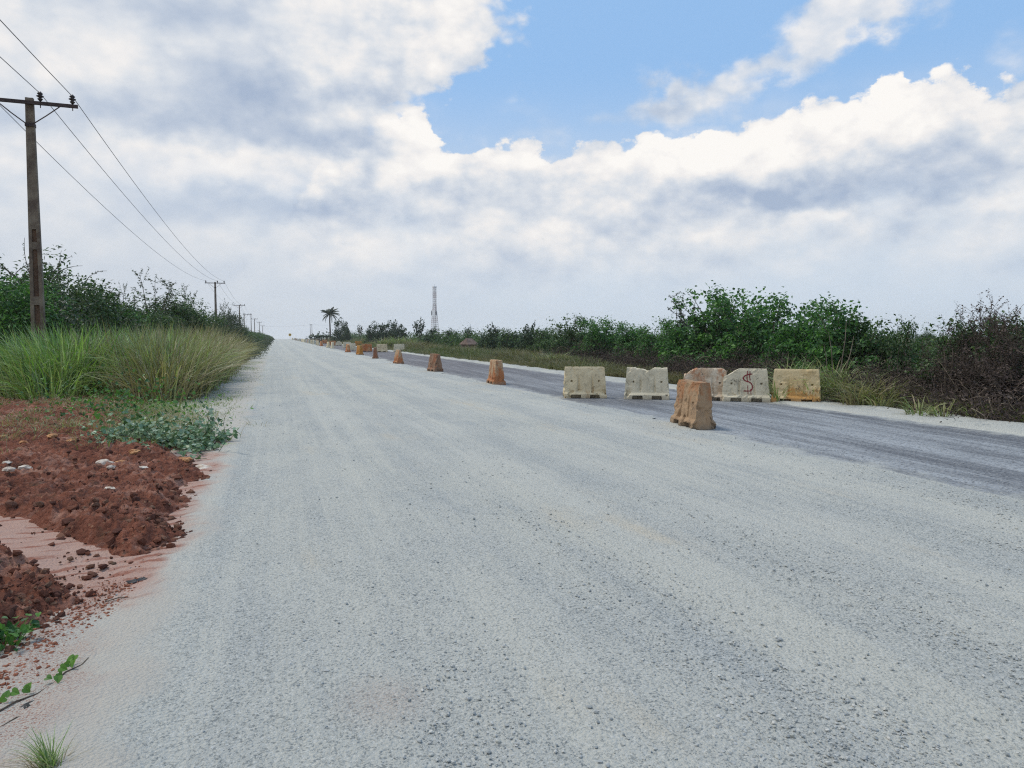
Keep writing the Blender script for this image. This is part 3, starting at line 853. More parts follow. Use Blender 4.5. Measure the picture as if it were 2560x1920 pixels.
def pebbles(P, size, rng, flat=0.65):
    V, F = ico()
    n = len(P)
    sc = size[:, None] * rng.uniform(0.6, 1.25, (n, 3))
    sc[:, 2] *= flat
    vv = V[None] * rng.uniform(0.6, 1.3, (n, 12, 1)) * sc[:, None, :]
    a = rng.uniform(0, 6.28, n)
    c, s_ = np.cos(a)[:, None], np.sin(a)[:, None]
    x, y = vv[..., 0] * c - vv[..., 1] * s_, vv[..., 0] * s_ + vv[..., 1] * c
    vv = np.stack([x, y, vv[..., 2]], -1) + P[:, None, :]
    ff = F[None] + (np.arange(n) * 12)[:, None, None]
    return vv.reshape(-1, 3), ff.reshape(-1, 3)

M['pebble'] = leaf_mat('loose_road_stone', [srgb(150, 156, 158), srgb(172, 174, 172), srgb(132, 138, 140), srgb(192, 192, 188), srgb(162, 164, 158)], 0.95, 0.0, 0.12)
M['clod'] = leaf_mat('soil_clod', [srgb(92, 60, 50), srgb(110, 72, 58), srgb(74, 50, 44), srgb(124, 90, 74), srgb(90, 74, 62)], 0.95, 0.0, 0.1)
M['clod_orange'] = leaf_mat('orange_soil_crumb', [srgb(138, 84, 64), srgb(152, 104, 84), srgb(124, 76, 58)], 0.95, 0.0, 0.1)

def loose_gravel():
    rng = rng_of(7)
    n = 90000
    u = rng.uniform(0, 1, n)
    Y = 1.0 / np.sqrt(1 / 34.0 ** 2 + u * (1 / 1.7 ** 2 - 1 / 34.0 ** 2))
    X = rng.uniform(-1.0, 7.6, n)
    keep = (X < 1.05 * Y + 1.2) & (X > -0.36 * Y - 0.4)
    dens = 0.25 + 1.3 * sstep(fbm(X * 1.4, Y * 0.22, seed=61), 0.46, 0.68) + 0.8 * sstep(X, 4.6, 6.9) * sstep(7.6 - X, 0, 0.6)
    dens = dens * np.where(X < -0.5, 0.5, 1.0)
    dens = dens * np.interp(Y, [2, 5, 12], [0.55, 0.85, 1.0])
    keep &= rng.uniform(0, 1.6, n) < dens
    X, Y = X[keep], Y[keep]
    size = 0.0022 + 0.0085 * rng.uniform(0, 1, len(X)) ** 3.6 + 0.006 * (rng.uniform(0, 1, len(X)) > 0.994)
    size = np.minimum(size, 0.015)
    size += 0.0004 * Y * 0.5
    P = np.stack([X, Y, 0.012 + size * 0.25], -1)
    V, F = pebbles(P, size, rng)
    tag(MB().add(V, F).build('loose_gravel', M['pebble']), 'small loose grey stones scattered all over the pale gravel road', 'gravel', kind='stuff')

def soil_clods():
    rng = rng_of(8)
    n = 52000
    Y = 1.0 / np.sqrt(1 / 20.0 ** 2 + rng.uniform(0, 1, n) * (1 / 3.3 ** 2 - 1 / 20.0 ** 2))
    X = rng.uniform(-7.5, -0.35, n)
    d = soil_edge(Y) - X
    keep = (X > -0.36 * Y - 0.6) & (rng.uniform(0, 1, n) < (0.22 + 1.0 * np.exp(-np.abs(d - 0.08) / 0.3)) * sstep(d, -0.5, 0.05))
    keep &= (soil_height(X, Y) > -0.015) | (rng.uniform(0, 1, n) < 0.3)
    X, Y, d = X[keep], Y[keep], d[keep]
    size = 0.004 + 0.034 * rng.uniform(0, 1, len(X)) ** 6 * sstep(d, -0.1, 0.1) + 0.009 * rng.uniform(0, 1, len(X)) ** 2 * sstep(d, -0.2, 0.1)
    size *= np.interp(Y, [3.3, 6.5], [0.6, 1.15])
    z = np.maximum(soil_height(X, Y) - 0.012, 0.008) + size * 0.3
    V, F = pebbles(np.stack([X, Y, z], -1), size, rng, 0.75)
    tag(MB().add(V, F).build('soil_clods', M['clod'], smooth=False), 'crumbled lumps of red earth lying over the soil bank', 'soil clods', kind='stuff')
    n = 2600
    t = rng.uniform(0, 1, n)
    Y = 3.3 + 2.0 * t + rng.normal(0, 0.16, n)
    X = -1.52 + 0.62 * t + rng.normal(0, 0.10, n)
    size = 0.0025 + 0.010 * rng.uniform(0, 1, n) ** 3
    V, F = pebbles(np.stack([X, Y, 0.012 + size * 0.3], -1), size, rng, 0.7)
    tag(MB().add(V, F).build('orange_crumbs', M['clod_orange']), 'scatter of small orange earth crumbs on the pale sand below the soil bank', 'soil crumbs', kind='stuff')
loose_gravel()
soil_clods()

# ================================================================ concrete barriers
BL, BH, BWB, BWT = 1.14, 0.80, 0.40, 0.21

def half_width(z):
    """half thickness of the block at height z"""
    return np.interp(z, [0, 0.11, 0.17, 0.38, BH], [BWB / 2 + 0.02, BWB / 2 + 0.012, BWB / 2 - 0.035, BWT / 2 + 0.04, BWT / 2])

def groove(x, z):
    g = 0
    for gx in (-0.17, 0.20):
        g = g + np.exp(-((x - gx) / 0.026) ** 4) * sstep(z, 0.15, 0.2) * (1 - sstep(z, 0.34, 0.66)) * 0.042
    return g

def barrier_geo(seed, top=None, rough=1.0, notch=True, coarse=1, end_groove=True, bite=1.0, holes=True, peak=0.0):
    """ring-by-ring block along x: foot with fork slots, flared faces, ribs, holes, chipped edges"""
    rng = rng_of(seed)
    xs = list(np.linspace(-0.5, 0.5, int(62 / coarse)) * BL)
    nots = [(-0.36, -0.10), (0.13, 0.38)] if notch else []
    for a, b in nots:
        xs += [a - 0.004, a + 0.004, b - 0.004, b + 0.004]
    xs = np.array(sorted(xs))
    nz = int(44 / coarse)
    zs = np.linspace(0, BH, nz)
    prof = [(half_width(z), z) for z in zs]
    topn = max(3, int(9 / coarse))
    ring = [(-w, z) for w, z in prof] + [(-BWT / 2 + BWT * k / (topn + 1), BH) for k in range(1, topn + 1)] + [(w, z) for w, z in prof[::-1]]
    botn = max(4, int(12 / coarse))
    ring += [(BWB / 2 - BWB * k / (botn + 1), 0.0) for k in range(1, botn + 1)]
    ring = np.array(ring)                                   # (y, z)
    m = len(ring)
    # columns, with shrinking extra rings that close the two ends
    cols = [(x, 1.0) for x in xs]
    shr = [0.86, 0.62, 0.36, 0.1]
    cols = [(xs[0], f) for f in shr[::-1]] + cols + [(xs[-1], f) for f in shr]
    X = np.zeros((len(cols), m)); Y = X.copy(); Z = X.copy()
    for i, (x, f) in enumerate(cols):
        y, z = ring[:, 0].copy(), ring[:, 1].copy()
        if f < 1:
            y = y * f
            z = 0.36 + (z - 0.36) * f
        else:
            zb = 0.0
            for a, b in nots:
                if a < x < b:
                    zb = 0.092
            z = np.where((z < 0.01) & (np.abs(y) < 0.075), z, np.maximum(z, zb))
            y = np.sign(y) * np.minimum(np.abs(y), half_width(z)) if zb else y
            y = y - np.sign(y) * groove(x, z) * (np.abs(y) > 0.8 * half_width(z))
        xx = x * (1 - 0.115 * z / BH)
        if end_groove and f < 1:
            pass
        X[i], Y[i], Z[i] = xx, y, z
    if end_groove:
        e = sstep(np.abs(X) / BL, 0.47, 0.49)
        X -= np.sign(X) * e * 0.028 * np.exp(-(Y / 0.035) ** 4) * sstep(Z, 0.12, 0.2)
    # chipped top
    if top is not None:
        T = np.interp(X, [p[0] for p in top], [p[1] for p in top]) + 0.045 * rough * (fbm(X * 16 + seed, Y * 16, seed=seed + 3, oct=3) - 0.5)
        T = np.minimum(T, BH)
        Z = np.where(Z > 0.25, np.minimum(Z, T), Z)
    Y = Y * (1 - peak * sstep(Z, 0.25, BH))
    # rounding and damage
    n1 = fbm(X * 7 + seed * 3.1, Y * 7, Z * 7, seed=seed, oct=3) - 0.5
    n2 = fbm(X * 22 + seed, Y * 22, Z * 22, seed=seed + 5, oct=2) - 0.5
    sy = np.sign(Y)
    foot = 1 - sstep(Z, 0.12, 0.26)
    corner = sstep(np.abs(X), 0.40, 0.56)
    dmg = sstep(n1, 0.06, 0.2) * (0.015 + 0.05 * bite * foot * corner + 0.03 * bite * foot)
    Y -= sy * (dmg + 0.010 * rough * n1 + 0.010 * rough * n2)
    X -= np.sign(X) * corner * (0.05 * bite * sstep(fbm(X * 5, Y * 5 + seed, Z * 6, seed=seed + 9, oct=3), 0.5, 0.75) + 0.012 * n2)
    Z += 0.014 * rough * n2 * sstep(Z, 0.3, 0.5) - 0.0
    Z = np.where(Z < 0.02, np.maximum(Z, 0.0), Z)
    # round the top arris a little
    ar = sstep(Z, BH - 0.05, BH)
    Y *= 1 - 0.06 * ar
    if holes:
        for hx in (-0.34, 0.36):
            dd = np.hypot(X - hx, Z - 0.44)
            Y -= sy * 0.09 * (1 - sstep(dd, 0.012, 0.026)) * (np.abs(Y) > 0.05) * (np.abs(X) < 0.5)
    mb = MB()
    n = len(cols)
    V = np.stack([X, Y, Z], -1).reshape(-1, 3)
    i = np.arange(n - 1)[:, None] * m
    j = np.arange(m)[None, :]
    k = (j + 1) % m
    F = np.stack([i + j, i + m + j, i + m + k, i + k], -1).reshape(-1, 4)
    mb.add(V, F)
    mb.F.append(np.array([list(range(m))]))
    mb.F.append(np.array([[(n - 1) * m + q for q in range(m)][::-1]]))
    return mb

GB = 'concrete barriers around the asphalt lane'
def barrier(loc, rz, mat, label, seed, tilt=0.0, **kw):
    o = barrier_geo(seed, **kw).build('concrete_barrier', M[mat])
    o.location = (loc[0], loc[1], zg(*loc) + (kw.get('z') or 0.0))
    o.rotation_euler = (tilt, 0, rz)
    return tag(o, label, 'barrier', GB)

def face_rz(px, py, off=0.0):
    """yaw that turns a block's long face square to the camera, plus an offset in degrees"""
    x, y = at(px, py)
    return -math.atan2(x, y) + R_(off)

P2 = 2560.0 / 2212.0
flat = [(-0.6, BH), (0.6, BH)]
b1 = barrier(at(1461, 994), face_rz(1461, 994, 4), 'b_cream', 'whole cream barrier with a level top, leftmost in the row across the asphalt', 101,
             top=[(-0.6, .80), (-0.12, .80), (0.0, .83), (0.6, .825)], bite=1.6)
b2 = barrier(at(1617, 997), face_rz(1617, 997, -2), 'b_white', 'grey cream barrier with a dip broken out of the middle of its top edge', 102,
             top=[(-0.6, .80), (-0.30, .80), (-0.26, .765), (-0.12, .755), (0.04, .715), (0.12, .75), (0.2, .79), (0.6, .79)], bite=1.3)
b3 = barrier(at(1762, 1000), face_rz(1762, 1000, -3), 'b_chip', 'broken orange and white barrier standing behind the muddy orange one', 103,
             top=[(-0.6, .60), (-0.42, .66), (-0.3, .76), (-0.13, .80), (-0.08, .82), (0.02, .78), (0.1, .82), (0.36, .82), (0.46, .75), (0.6, .70)], rough=1.8, bite=1.5)
b4 = barrier(at(1863, 1003), face_rz(1863, 1003, 3), 'b_white', 'white barrier with a red spray-painted dollar sign and a sloping cut corner', 104,
             top=[(-0.6, .58), (-0.42, .64), (-0.17, .80), (0.6, .80)], rough=0.7, bite=0.7)
b5 = barrier(at(1990, 1006), face_rz(1990, 1006, -4), 'b_yellow', 'cream barrier stained yellow on its lower half, last on the right beside the dry grass', 105,
             top=flat, rough=0.6, bite=0.7)

def graffiti():
    def pt(u, v):      # u,v: position on the painted face in metres from centre bottom
        z = v * 0.95
        return (u, -(float(half_width(np.array(z))) + 0.004 - float(groove(np.array(u), np.array(z)))), z)
    def stroke(mb, pts, w=0.013):
        q = []
        for (a, b) in zip(pts[:-1], pts[1:]):
            for t in np.linspace(0, 1, 7)[:-1]:
                q.append((a[0] + (b[0] - a[0]) * t, a[1] + (b[1] - a[1]) * t))
        q.append(pts[-1])
        P = np.array([pt(*c) for c in q])
        d = np.gradient(P, axis=0)
        side = np.stack([-d[:, 2], np.zeros(len(d)), d[:, 0]], -1)
        side /= np.linalg.norm(side, axis=1)[:, None] + 1e-9
        rows = []
        for k, (so, dep) in enumerate([(-1, 0.004), (-1, 0), (1, 0), (1, 0.004)]):
            rows.append(P + side * w * so + np.array([0, dep, 0]))
        G = np.stack(rows, 1)
        mb.grid(G[..., 0], G[..., 1], G[..., 2])
    def smooth(pts, n=24):
        pts = np.array(pts, float)
        t = np.arange(len(pts))
        out = []
        for u in np.linspace(0, len(pts) - 1, n):
            i = int(min(max(math.floor(u), 0), len(pts) - 2))
            f = u - i
            p0, p1, p2, p3 = pts[max(i - 1, 0)], pts[i], pts[i + 1], pts[min(i + 2, len(pts) - 1)]
            out.append(tuple(0.5 * ((2 * p1) + (-p0 + p2) * f + (2 * p0 - 5 * p1 + 4 * p2 - p3) * f * f + (-p0 + 3 * p1 - 3 * p2 + p3) * f ** 3)))
        return out
    mb = MB()
    stroke(mb, smooth([(0.15, .715), (0.06, .70), (-0.03, .66), (-0.06, .60), (-0.02, .54), (0.07, .51), (0.13, .46), (0.155, .38), (0.13, .30), (0.07, .275), (-0.05, .28)]), 0.0135)
    stroke(mb, smooth([(0.035, .79), (0.025, .62), (0.045, .50)], 8), 0.009)
    stroke(mb, smooth([(0.095, .785), (0.085, .66), (0.10, .55)], 8), 0.009)
    stroke(mb, smooth([(0.045, .42), (0.05, .28), (0.055, .205)], 8), 0.009)
    stroke(mb, smooth([(0.115, .33), (0.12, .26), (0.125, .19)], 8), 0.009)
    mb.build('graffiti', M['paint'], b4)['label'] = 'red spray-painted dollar sign with two double strokes'
graffiti()

YD = math.pi / 2
near_end = at(1764, 1074)
barrier((near_end[0] + 0.08, near_end[1] + 0.56), YD - R_(9), 'b_brown', 'large muddy orange barrier standing nearest the camera at the gravel edge', 111,
        top=[(-0.6, .83), (-0.1, .80), (0.0, .77), (0.15, .74), (0.3, .80), (0.6, .80)], rough=1.5, bite=2.0)
def endon(px, py, mat, label, seed, off=0.0, **kw):
    x, y = at(px, py)
    return barrier((x, y + 0.56), YD + R_(off), mat, label, seed, **kw)
endon(1252, 962, 'b_orange', 'bright orange barrier seen end-on, second from the camera along the gravel edge', 112, -4, top=[(-0.6, .80), (-0.52, .80), (-0.4, .80), (0, .80), (0.6, .80)], rough=1.2)
endon(1094, 930, 'b_rust', 'rust brown barrier with a rounded worn top, seen end-on', 113, 6, peak=0.2, top=[(-0.6, .76), (-0.45, .80), (-0.2, .80), (0.6, .80)], rough=1.8, bite=1.6)
endon(1000, 910, 'b_orange', 'narrow orange barrier worn to a peak, end-on in front of the white barrier', 114, 3, peak=0.45, top=[(-0.6, .80), (-0.4, .80), (0.6, .80)], rough=1.5)
endon(941, 897, 'b_rust', 'brown and white barrier seen end-on before the cream one', 115, -8, rough=1.5, top=flat, coarse=2)
endon(901, 887.5, 'b_gold', 'amber barrier seen end-on in front of the bright orange one', 116, 8, top=flat, coarse=2)
endon(871, 881, 'b_bright', 'red-orange barrier seen end-on in front of the pair of white ones', 117, 2, top=[(-.6, .7), (-.3, .80), (.6, .80)], coarse=2)

def cross(px, py, mat, label, seed, off=0, sc=1.0, **kw):
    o = barrier(at(px, py), face_rz(px, py, off), mat, label, seed, **kw)
    o.scale = (sc, sc, sc)
    return o
cross(998, 880, 'b_white', 'white barrier facing the camera beyond the asphalt, right of the cream one', 121, 4, top=flat, coarse=2)
cross(955, 880, 'b_cream', 'cream barrier facing the camera just right of the brown and white one', 122, -3, top=flat, coarse=2)
cross(917, 879, 'b_bright', 'bright orange barrier facing the camera behind the amber one', 123, 2, top=flat, coarse=2)
cross(877, 876, 'b_white', 'white barrier facing the camera behind the red-orange one', 124, -6, top=flat, coarse=2)
cross(868, 870, 'b_white', 'white barrier with a rounded top, standing behind another white one', 125, 8, top=[(-.6, .7), (-.3, .80), (.3, .80), (.6, .7)], coarse=2)
cross(896, 866, 'b_gold', 'small orange yellow barrier at the far edge of the asphalt', 126, 3, top=flat, coarse=2)
cross(847, 864, 'b_white', 'white broken barrier with a gable-shaped peak', 127, 0, top=[(-.6, .42), (0, .80), (.6, .42)], coarse=2)
cross(831, 864, 'b_bright', 'orange barrier facing the camera left of the gable-shaped white one', 128, 5, top=flat, coarse=2)
cross(812, 859, 'b_bright', 'orange barrier facing the camera behind the cluster of white end-on ones', 129, -5, top=flat, coarse=2)
far_list = [(832, 871.5, 'b_white', 'white barrier end-on, right one of the close pair before the gable-shaped one'),
            (821, 869.5, 'b_cream', 'cream barrier end-on, left one of the close pair before the gable-shaped one'),
            (804, 865.5, 'b_bright', 'orange barrier end-on between two cream ones in the far cluster'),
            (796, 864, 'b_cream', 'cream barrier end-on just left of the orange one in the far cluster'),
            (793, 859.5, 'b_bright', 'orange barrier at the near end of the long pale row')]
lo_a = barrier_geo(131, top=flat, coarse=3)
lo_b = barrier_geo(132, top=[(-.6, .7), (-.4, .80), (.6, .80)], coarse=3, rough=1.6)
protos = {}
def far_barrier(x, y, rz, mat, label, k):
    key = (mat, k % 2)
    if key not in protos:
        o = (lo_a if k % 2 == 0 else lo_b).build('concrete_barrier', M[mat])
        protos[key] = o
    else:
        o = protos[key].copy()
        COL.objects.link(o)
    o.location = (x, y, zg(x, y))
    o.rotation_euler = (0, 0, rz)
    o.scale = (1, 1, 1)
    return tag(o, label, 'barrier', GB)
rb = rng_of(140)
for k, (px, py, mt, lb) in enumerate(far_list):
    x, y = at(px, py)
    far_barrier(x, y + 0.5, YD + R_(rb.uniform(-12, 12)), mt, lb, k)
ords = ['first', 'second', 'third', 'fourth', 'fifth', 'sixth', 'seventh', 'eighth', 'ninth', 'tenth', 'eleventh', 'twelfth', 'thirteenth', 'fourteenth', 'fifteenth', 'sixteenth', 'seventeenth', 'eighteenth']
rowY = [142, 149, 157, 165, 174, 184, 195, 207, 220, 234, 250, 268, 288, 310, 335, 362]
for k, y in enumerate(rowY):
    white = k not in (5, 9, 12)
    far_barrier(7.1 + rb.uniform(-.25, .25), y + rb.uniform(-1.5, 1.5), YD + R_(rb.uniform(-25, 25)), ('b_white' if k % 3 else 'b_cream') if white else 'b_orange',
                ('pale' if white else 'orange tinged') + ' barrier in the long far row, %s from its near end' % ords[k], k)

# rubble on the right verge
def rubble(px, py, L, W, H, rz, label, seed):
    x, y = at(px, py)
    u, v = np.meshgrid(np.linspace(0, 2 * math.pi, 40), np.linspace(0.02, 1, 14) * math.pi / 2, indexing='ij')
    rr = np.sin(v) ** 0.7
    X, Y, Z = rr * np.cos(u) * L / 2, rr * np.sin(u) * W / 2, np.cos(v) ** 0.6 * H
    n = fbm(X * 4 + seed, Y * 4, Z * 4, seed=seed) - 0.5
    X, Y, Z = X * (1 + 0.5 * n), Y * (1 + 0.6 * n), Z * (1 + 1.0 * n) - 0.02
    o = MB().grid(X, Y, Z).build('rubble_slab', M['rubble'], smooth=True)
    o.location = (x, y, 0.04)
    o.rotation_euler = (0, 0, rz)
    return tag(o, label, 'rubble', 'pale cement lumps on the verge')
rubble(2062, 996, 0.95, 0.5, 0.17, face_rz(2062, 996), 'humped pale cement lump against the grass right of the yellow stained barrier', 151)
rubble(2085, 1006, 1.05, 0.35, 0.13, face_rz(2085, 1006, -5), 'long flat pale cement lump lying in front of the humped one', 152)

# ================================================================ power line
def pole_proto():
    t = thing('utility_pole', 'tall concrete utility pole with steel crossarm, nearest one rising from the tall grass', 'utility pole', group='poles of the power line')
    H = 8.85
    w = lambda z: 0.40 - 0.19 * z / H
    dp = lambda z: 0.24 - 0.08 * z / H
    mb = MB()
    zs = [0, 1.45, 1.75, 3.0, 3.3, 4.9, 5.2, H]
    for sx in (-1, 1):                                   # two flanges
        P = []
        for z in np.linspace(0, H, 24):
            P.append(z)
        for za, zb in zip(P[:-1], P[1:]):
            V = []
            for z in (za, zb):
                wo, wi, d = w(z) / 2, w(z) / 2 * 0.42, dp(z) / 2
                c = 0.012
                V += [(sx * wi, -d, z), (sx * (wo - c), -d, z), (sx * wo, -d + c, z), (sx * wo, d - c, z), (sx * (wo - c), d, z), (sx * wi, d, z)]
            F = [(k, (k + 1) % 6, 6 + (k + 1) % 6, 6 + k) for k in range(6)]
            if sx < 0:
                F = [f[::-1] for f in F]
            mb.add(V, F)
        V = []
        wo, wi, d = w(H) / 2, w(H) / 2 * 0.42, dp(H) / 2
        mb.add([(sx * wi, -d, H), (sx * wo, -d, H), (sx * wo, d, H), (sx * wi, d, H)], [(0, 1, 2, 3) if sx > 0 else (3, 2, 1, 0)])
    blocks = [(0, 0.25), (0.75, 1.0), (2.75, 3.0), (4.4, 4.62), (5.0, H - 0.002)]
    for a, b_ in blocks:
        n = max(2, int((b_ - a) / 0.5))
        zz = np.linspace(a, b_, n + 1)
        for za, zb in zip(zz[:-1], zz[1:]):
            V = []
            for z in (za, zb):
                wi, d = w(z) / 2 * 0.42, dp(z) / 2 - 0.004
                V += [(-wi, -d, z), (wi, -d, z), (wi, d, z), (-wi, d, z)]
            mb.add(V, [(k, (k + 1) % 4, 4 + (k + 1) % 4, 4 + k) for k in range(4)] + [(3, 2, 1, 0), (4, 5, 6, 7)])
    mb.build('pole_shaft', M['pole'], t)
    wb = MB()
    for za, zb in zip(np.linspace(0.02, 5.0, 9)[:-1], np.linspace(0.02, 5.0, 9)[1:]):
        V = []
        for z in (za, zb):
            wi, d = w(z) / 2 * 0.425, dp(z) / 2 * 0.45
            V += [(-wi, -d, z), (wi, -d, z), (wi, d, z), (-wi, d, z)]
        wb.add(V, [(k, (k + 1) % 4, 4 + (k + 1) % 4, 4 + k) for k in range(4)])
    wb.build('web_panel', M['pole_web'], t)
    ca = MB()
    zc = H - 0.12
    y0 = -dp(H) / 2 - 0.015
    ca.box(-1.28, 1.28, y0 - 0.075, y0, zc, zc + 0.012)
    ca.box(-1.28, 1.28, y0 - 0.012, y0, zc - 0.085, zc - 0.002)
    ca.box(-1.28, 1.28, y0 - 0.075, y0 - 0.063, zc - 0.085, zc - 0.002)
    ca.build('crossarm', M['steel'], t)
    for sx in (-1, 1):
        MB().tube([(sx * 0.08, y0 - 0.02, H - 0.78), (sx * 0.45, y0 - 0.035, H - 0.50), (sx * 0.80, y0 - 0.04, zc - 0.09)], 0.018, 5).build('brace', M['steel'], t)
    MB().box(-0.125, 0.125, y0 - 0.03, y0 + 0.2, H - 0.84, H - 0.74).build('clamp', M['steel'], t)
    for ix in INS:
        ins = MB().lathe([(0.001, -0.02), (0.03, -0.02), (0.07, 0.03), (0.075, 0.045), (0.04, 0.06), (0.04, 0.075), (0.098, 0.11), (0.102, 0.125), (0.05, 0.145), (0.045, 0.16),
                          (0.078, 0.185), (0.078, 0.20), (0.05, 0.225), (0.03, 0.255), (0.001, 0.26)], (ix, y0 - 0.035, zc + 0.05), 14).build('insulator', M['ceramic'], t, smooth=True)
        MB().tube([(ix, y0 - 0.035, zc - 0.17), (ix, y0 - 0.035, zc + 0.05)], 0.013, 6).build('pin', M['steel'], ins)
    return t
INS = (-1.16, 0.30, 1.14)
WZ = 8.85 - 0.12 + 0.27
pole = pole_proto()
P_Y = [26.2, 110, 189, 336, 412, 480]
P_X = [xat(p, y) for p, y in zip((97, 541, 600, 637, 649, 657), P_Y)]
pole.location = (P_X[0], P_Y[0], -0.22)
pole.rotation_euler = (0, 0, R_(3))
plab = ['', 'second pole of the line, standing clear above the roadside bushes', 'third pole of the line, its crossarm just over the bush tops left of the road',
        'small pole right behind the two-legged frame', 'distant pole with a crossarm, second beyond the two-legged frame', 'farthest pole, where a thin wire leaves across the road']
for k in range(1, 6):
    dup(pole, (P_X[k], P_Y[k], zg(0, P_Y[k])), 0.0, 1.0, plab[k])

def h_frame(name, label, x, y, gap, H, sc=1.0, group=None):
    t = thing(name, label, 'utility pole', (x, y, zg(x, y)), 0, group)
    for sx in (-1, 1):
        MB().box(sx * gap / 2 - 0.15, sx * gap / 2 + 0.15, -0.12, 0.12, 0, H, 0.6, 0.65).build('leg', M['pole'], t)
    MB().box(-gap / 2 - 0.25, gap / 2 + 0.25, -0.2, -0.1, H - 0.32, H - 0.18).build('crossarm', M['steel'], t)
    for ix in (-gap / 2, 0, gap / 2):
        MB().lathe([(0.001, 0), (0.1, 0.02), (0.12, 0.1), (0.05, 0.16), (0.1, 0.2), (0.001, 0.27)], (ix, -0.17, H - 0.18 if abs(ix) > 0.01 else H - 0.6), 10).build('insulator', M['ceramic'], t, smooth=True)
    return t
h_frame('pole_frame', 'two-legged pole frame with a bar across its top, beyond the third pole', xat(620, 263), 263, 2.1, 8.9)
XR = xat(778, 430)
h_frame('pole_frame', 'twin pole on the right side far down the road, left of the palm', XR, 430, 0.9, 8.2)

def wire(label, pts, sag, r):
    P = []
    for a, b_ in zip(pts[:-1], pts[1:]):
        for t in np.linspace(0, 1, 25)[:-1]:
            P.append((a[0] + (b_[0] - a[0]) * t, a[1] + (b_[1] - a[1]) * t, a[2] + (b_[2] - a[2]) * t - 4 * sag * t * (1 - t)))
    P.append(pts[-1])
    P = np.array(P)
    return tag(MB().tube(P, r, 5).build('power_line_wire', M['wire']), label, 'wire', 'wires of the power line')
wl = ['leftmost wire of the power line, dropping behind the nearest pole', 'middle wire of the power line, on the insulator beside the pole top', 'rightmost wire of the power line, on the outer end of the crossarms']
for i, ix in enumerate(INS):
    pts = [(P_X[0] + 1.1 + ix, -57, WZ)] + [(x + ix, y, WZ + zg(0, y) - (0.22 if y < 50 else 0)) for x, y in zip(P_X[:3], P_Y[:3])] + [(xat(620, 263) + ix * 0.9, 263, 9.0)] + \
          [(x + ix, y, WZ + zg(0, y)) for x, y in zip(P_X[3:], P_Y[3:])]
    wire(wl[i], pts, 1.1, 0.011)
wire('thin distant wire crossing above the road to the twin pole', [(P_X[5], 480, 8.4 + zg(0, 480)), (XR, 430, 8.0 + zg(0, 430)), (XR + 60, 425, 7.6 + zg(0, 425))], 0.5, 0.02)

# ================================================================ far man-made things
def road_sign():
    x = xat(725, 360)
    t = thing('road_sign', 'round yellow road sign on a post where the road meets the sky', 'road sign', (x, 360, zg(x, 360)))
    MB().lathe([(0.001, -0.02), (0.66, -0.02), (0.66, 0.02), (0.001, 0.02)], (0, 0, 0), 28)
    d = MB().lathe([(0.001, -0.02), (0.64, -0.02), (0.64, 0.02), (0.001, 0.02)], (0, 0, 0), 28)
    V = d.V[0]; d.V[0] = np.stack([V[:, 0], V[:, 2], V[:, 1] + 2.15], -1)
    d.build('sign_disc', M['sign_yellow'], t)
    c = MB().lathe([(0.001, -0.03), (0.36, -0.03), (0.36, -0.021), (0.001, -0.021)], (0, 0, 0), 20)
    V = c.V[0]; c.V[0] = np.stack([V[:, 0], V[:, 2], V[:, 1] + 2.15], -1)
    c.build('sign_mark', M['sign_dark'], t)
    MB().tube([(0, 0.05, 0), (0, 0.05, 2.6)], 0.05, 8).build('post', M['grey_metal'], t)
road_sign()

def cell_tower():
    Y = 515.0
    x = xat(1087, Y)
    g = zg(x, Y)
    t = thing('lattice_tower', 'slender red and white lattice telecom tower above the trees', 'tower', (x, Y, g), R_(12))
    top = 1.6 + (840 - 716) / FPX * (Y * 1.02) - g
    hw = lambda z: np.interp(z, [0, top * 0.22, top * 0.45, top * 0.62, top], [2.6, 2.0, 1.4, 0.92, 0.85])
    mb = MB()
    nb = 26
    zs = np.linspace(0, top - 0.8, nb + 1)
    for k in range(nb):
        za, zb = zs[k], zs[k + 1]
        ca = [(sx * hw(za), sy * hw(za), za) for sx, sy in ((-1, -1), (1, -1), (1, 1), (-1, 1))]
        cb = [(sx * hw(zb), sy * hw(zb), zb) for sx, sy in ((-1, -1), (1, -1), (1, 1), (-1, 1))]
        for i in range(4):
            j = (i + 1) % 4
            mb.tube([ca[i], cb[i]], 0.10, 5)
            mb.tube([cb[i], cb[j]], 0.06, 4)
            mb.tube([ca[i], cb[j]], 0.04, 4)
            mb.tube([ca[j], cb[i]], 0.04, 4)
    mb.build('lattice', M['tower'], t)
    MB().tube([(0.2, -0.2, 0), (0.2, -0.2, top - 1)], 0.14, 6).build('cable_ladder', M['tower_red'], t)
    MB().box(-1.25, 1.25, -1.25, 1.25, top - 1.2, top - 0.5, 0.9, 0.9).build('top_platform', M['tower_white'], t)
    MB().tube([(0, 0, top - 0.8), (0, 0, top + 1.2)], 0.05, 5).build('lightning_rod', M['antenna'], t)
    z0 = 1.6 + (840 - 788) / FPX * Y - g
    z1 = 1.6 + (840 - 776) / FPX * Y - g
    for k in range(3):
        a = k * 2.094 + 0.5
        r = hw(z0) + 0.75
        p = (r * math.cos(a), r * math.sin(a))
        an = MB().box(p[0] - 0.22, p[0] + 0.22, p[1] - 0.18, p[1] + 0.18, z0, z1).build('panel_antenna', M['antenna'], t)
        MB().tube([(p[0] * 0.5, p[1] * 0.5, (z0 + z1) / 2), (p[0], p[1], (z0 + z1) / 2)], 0.06, 4).build('antenna_arm', M['antenna'], an)
cell_tower()

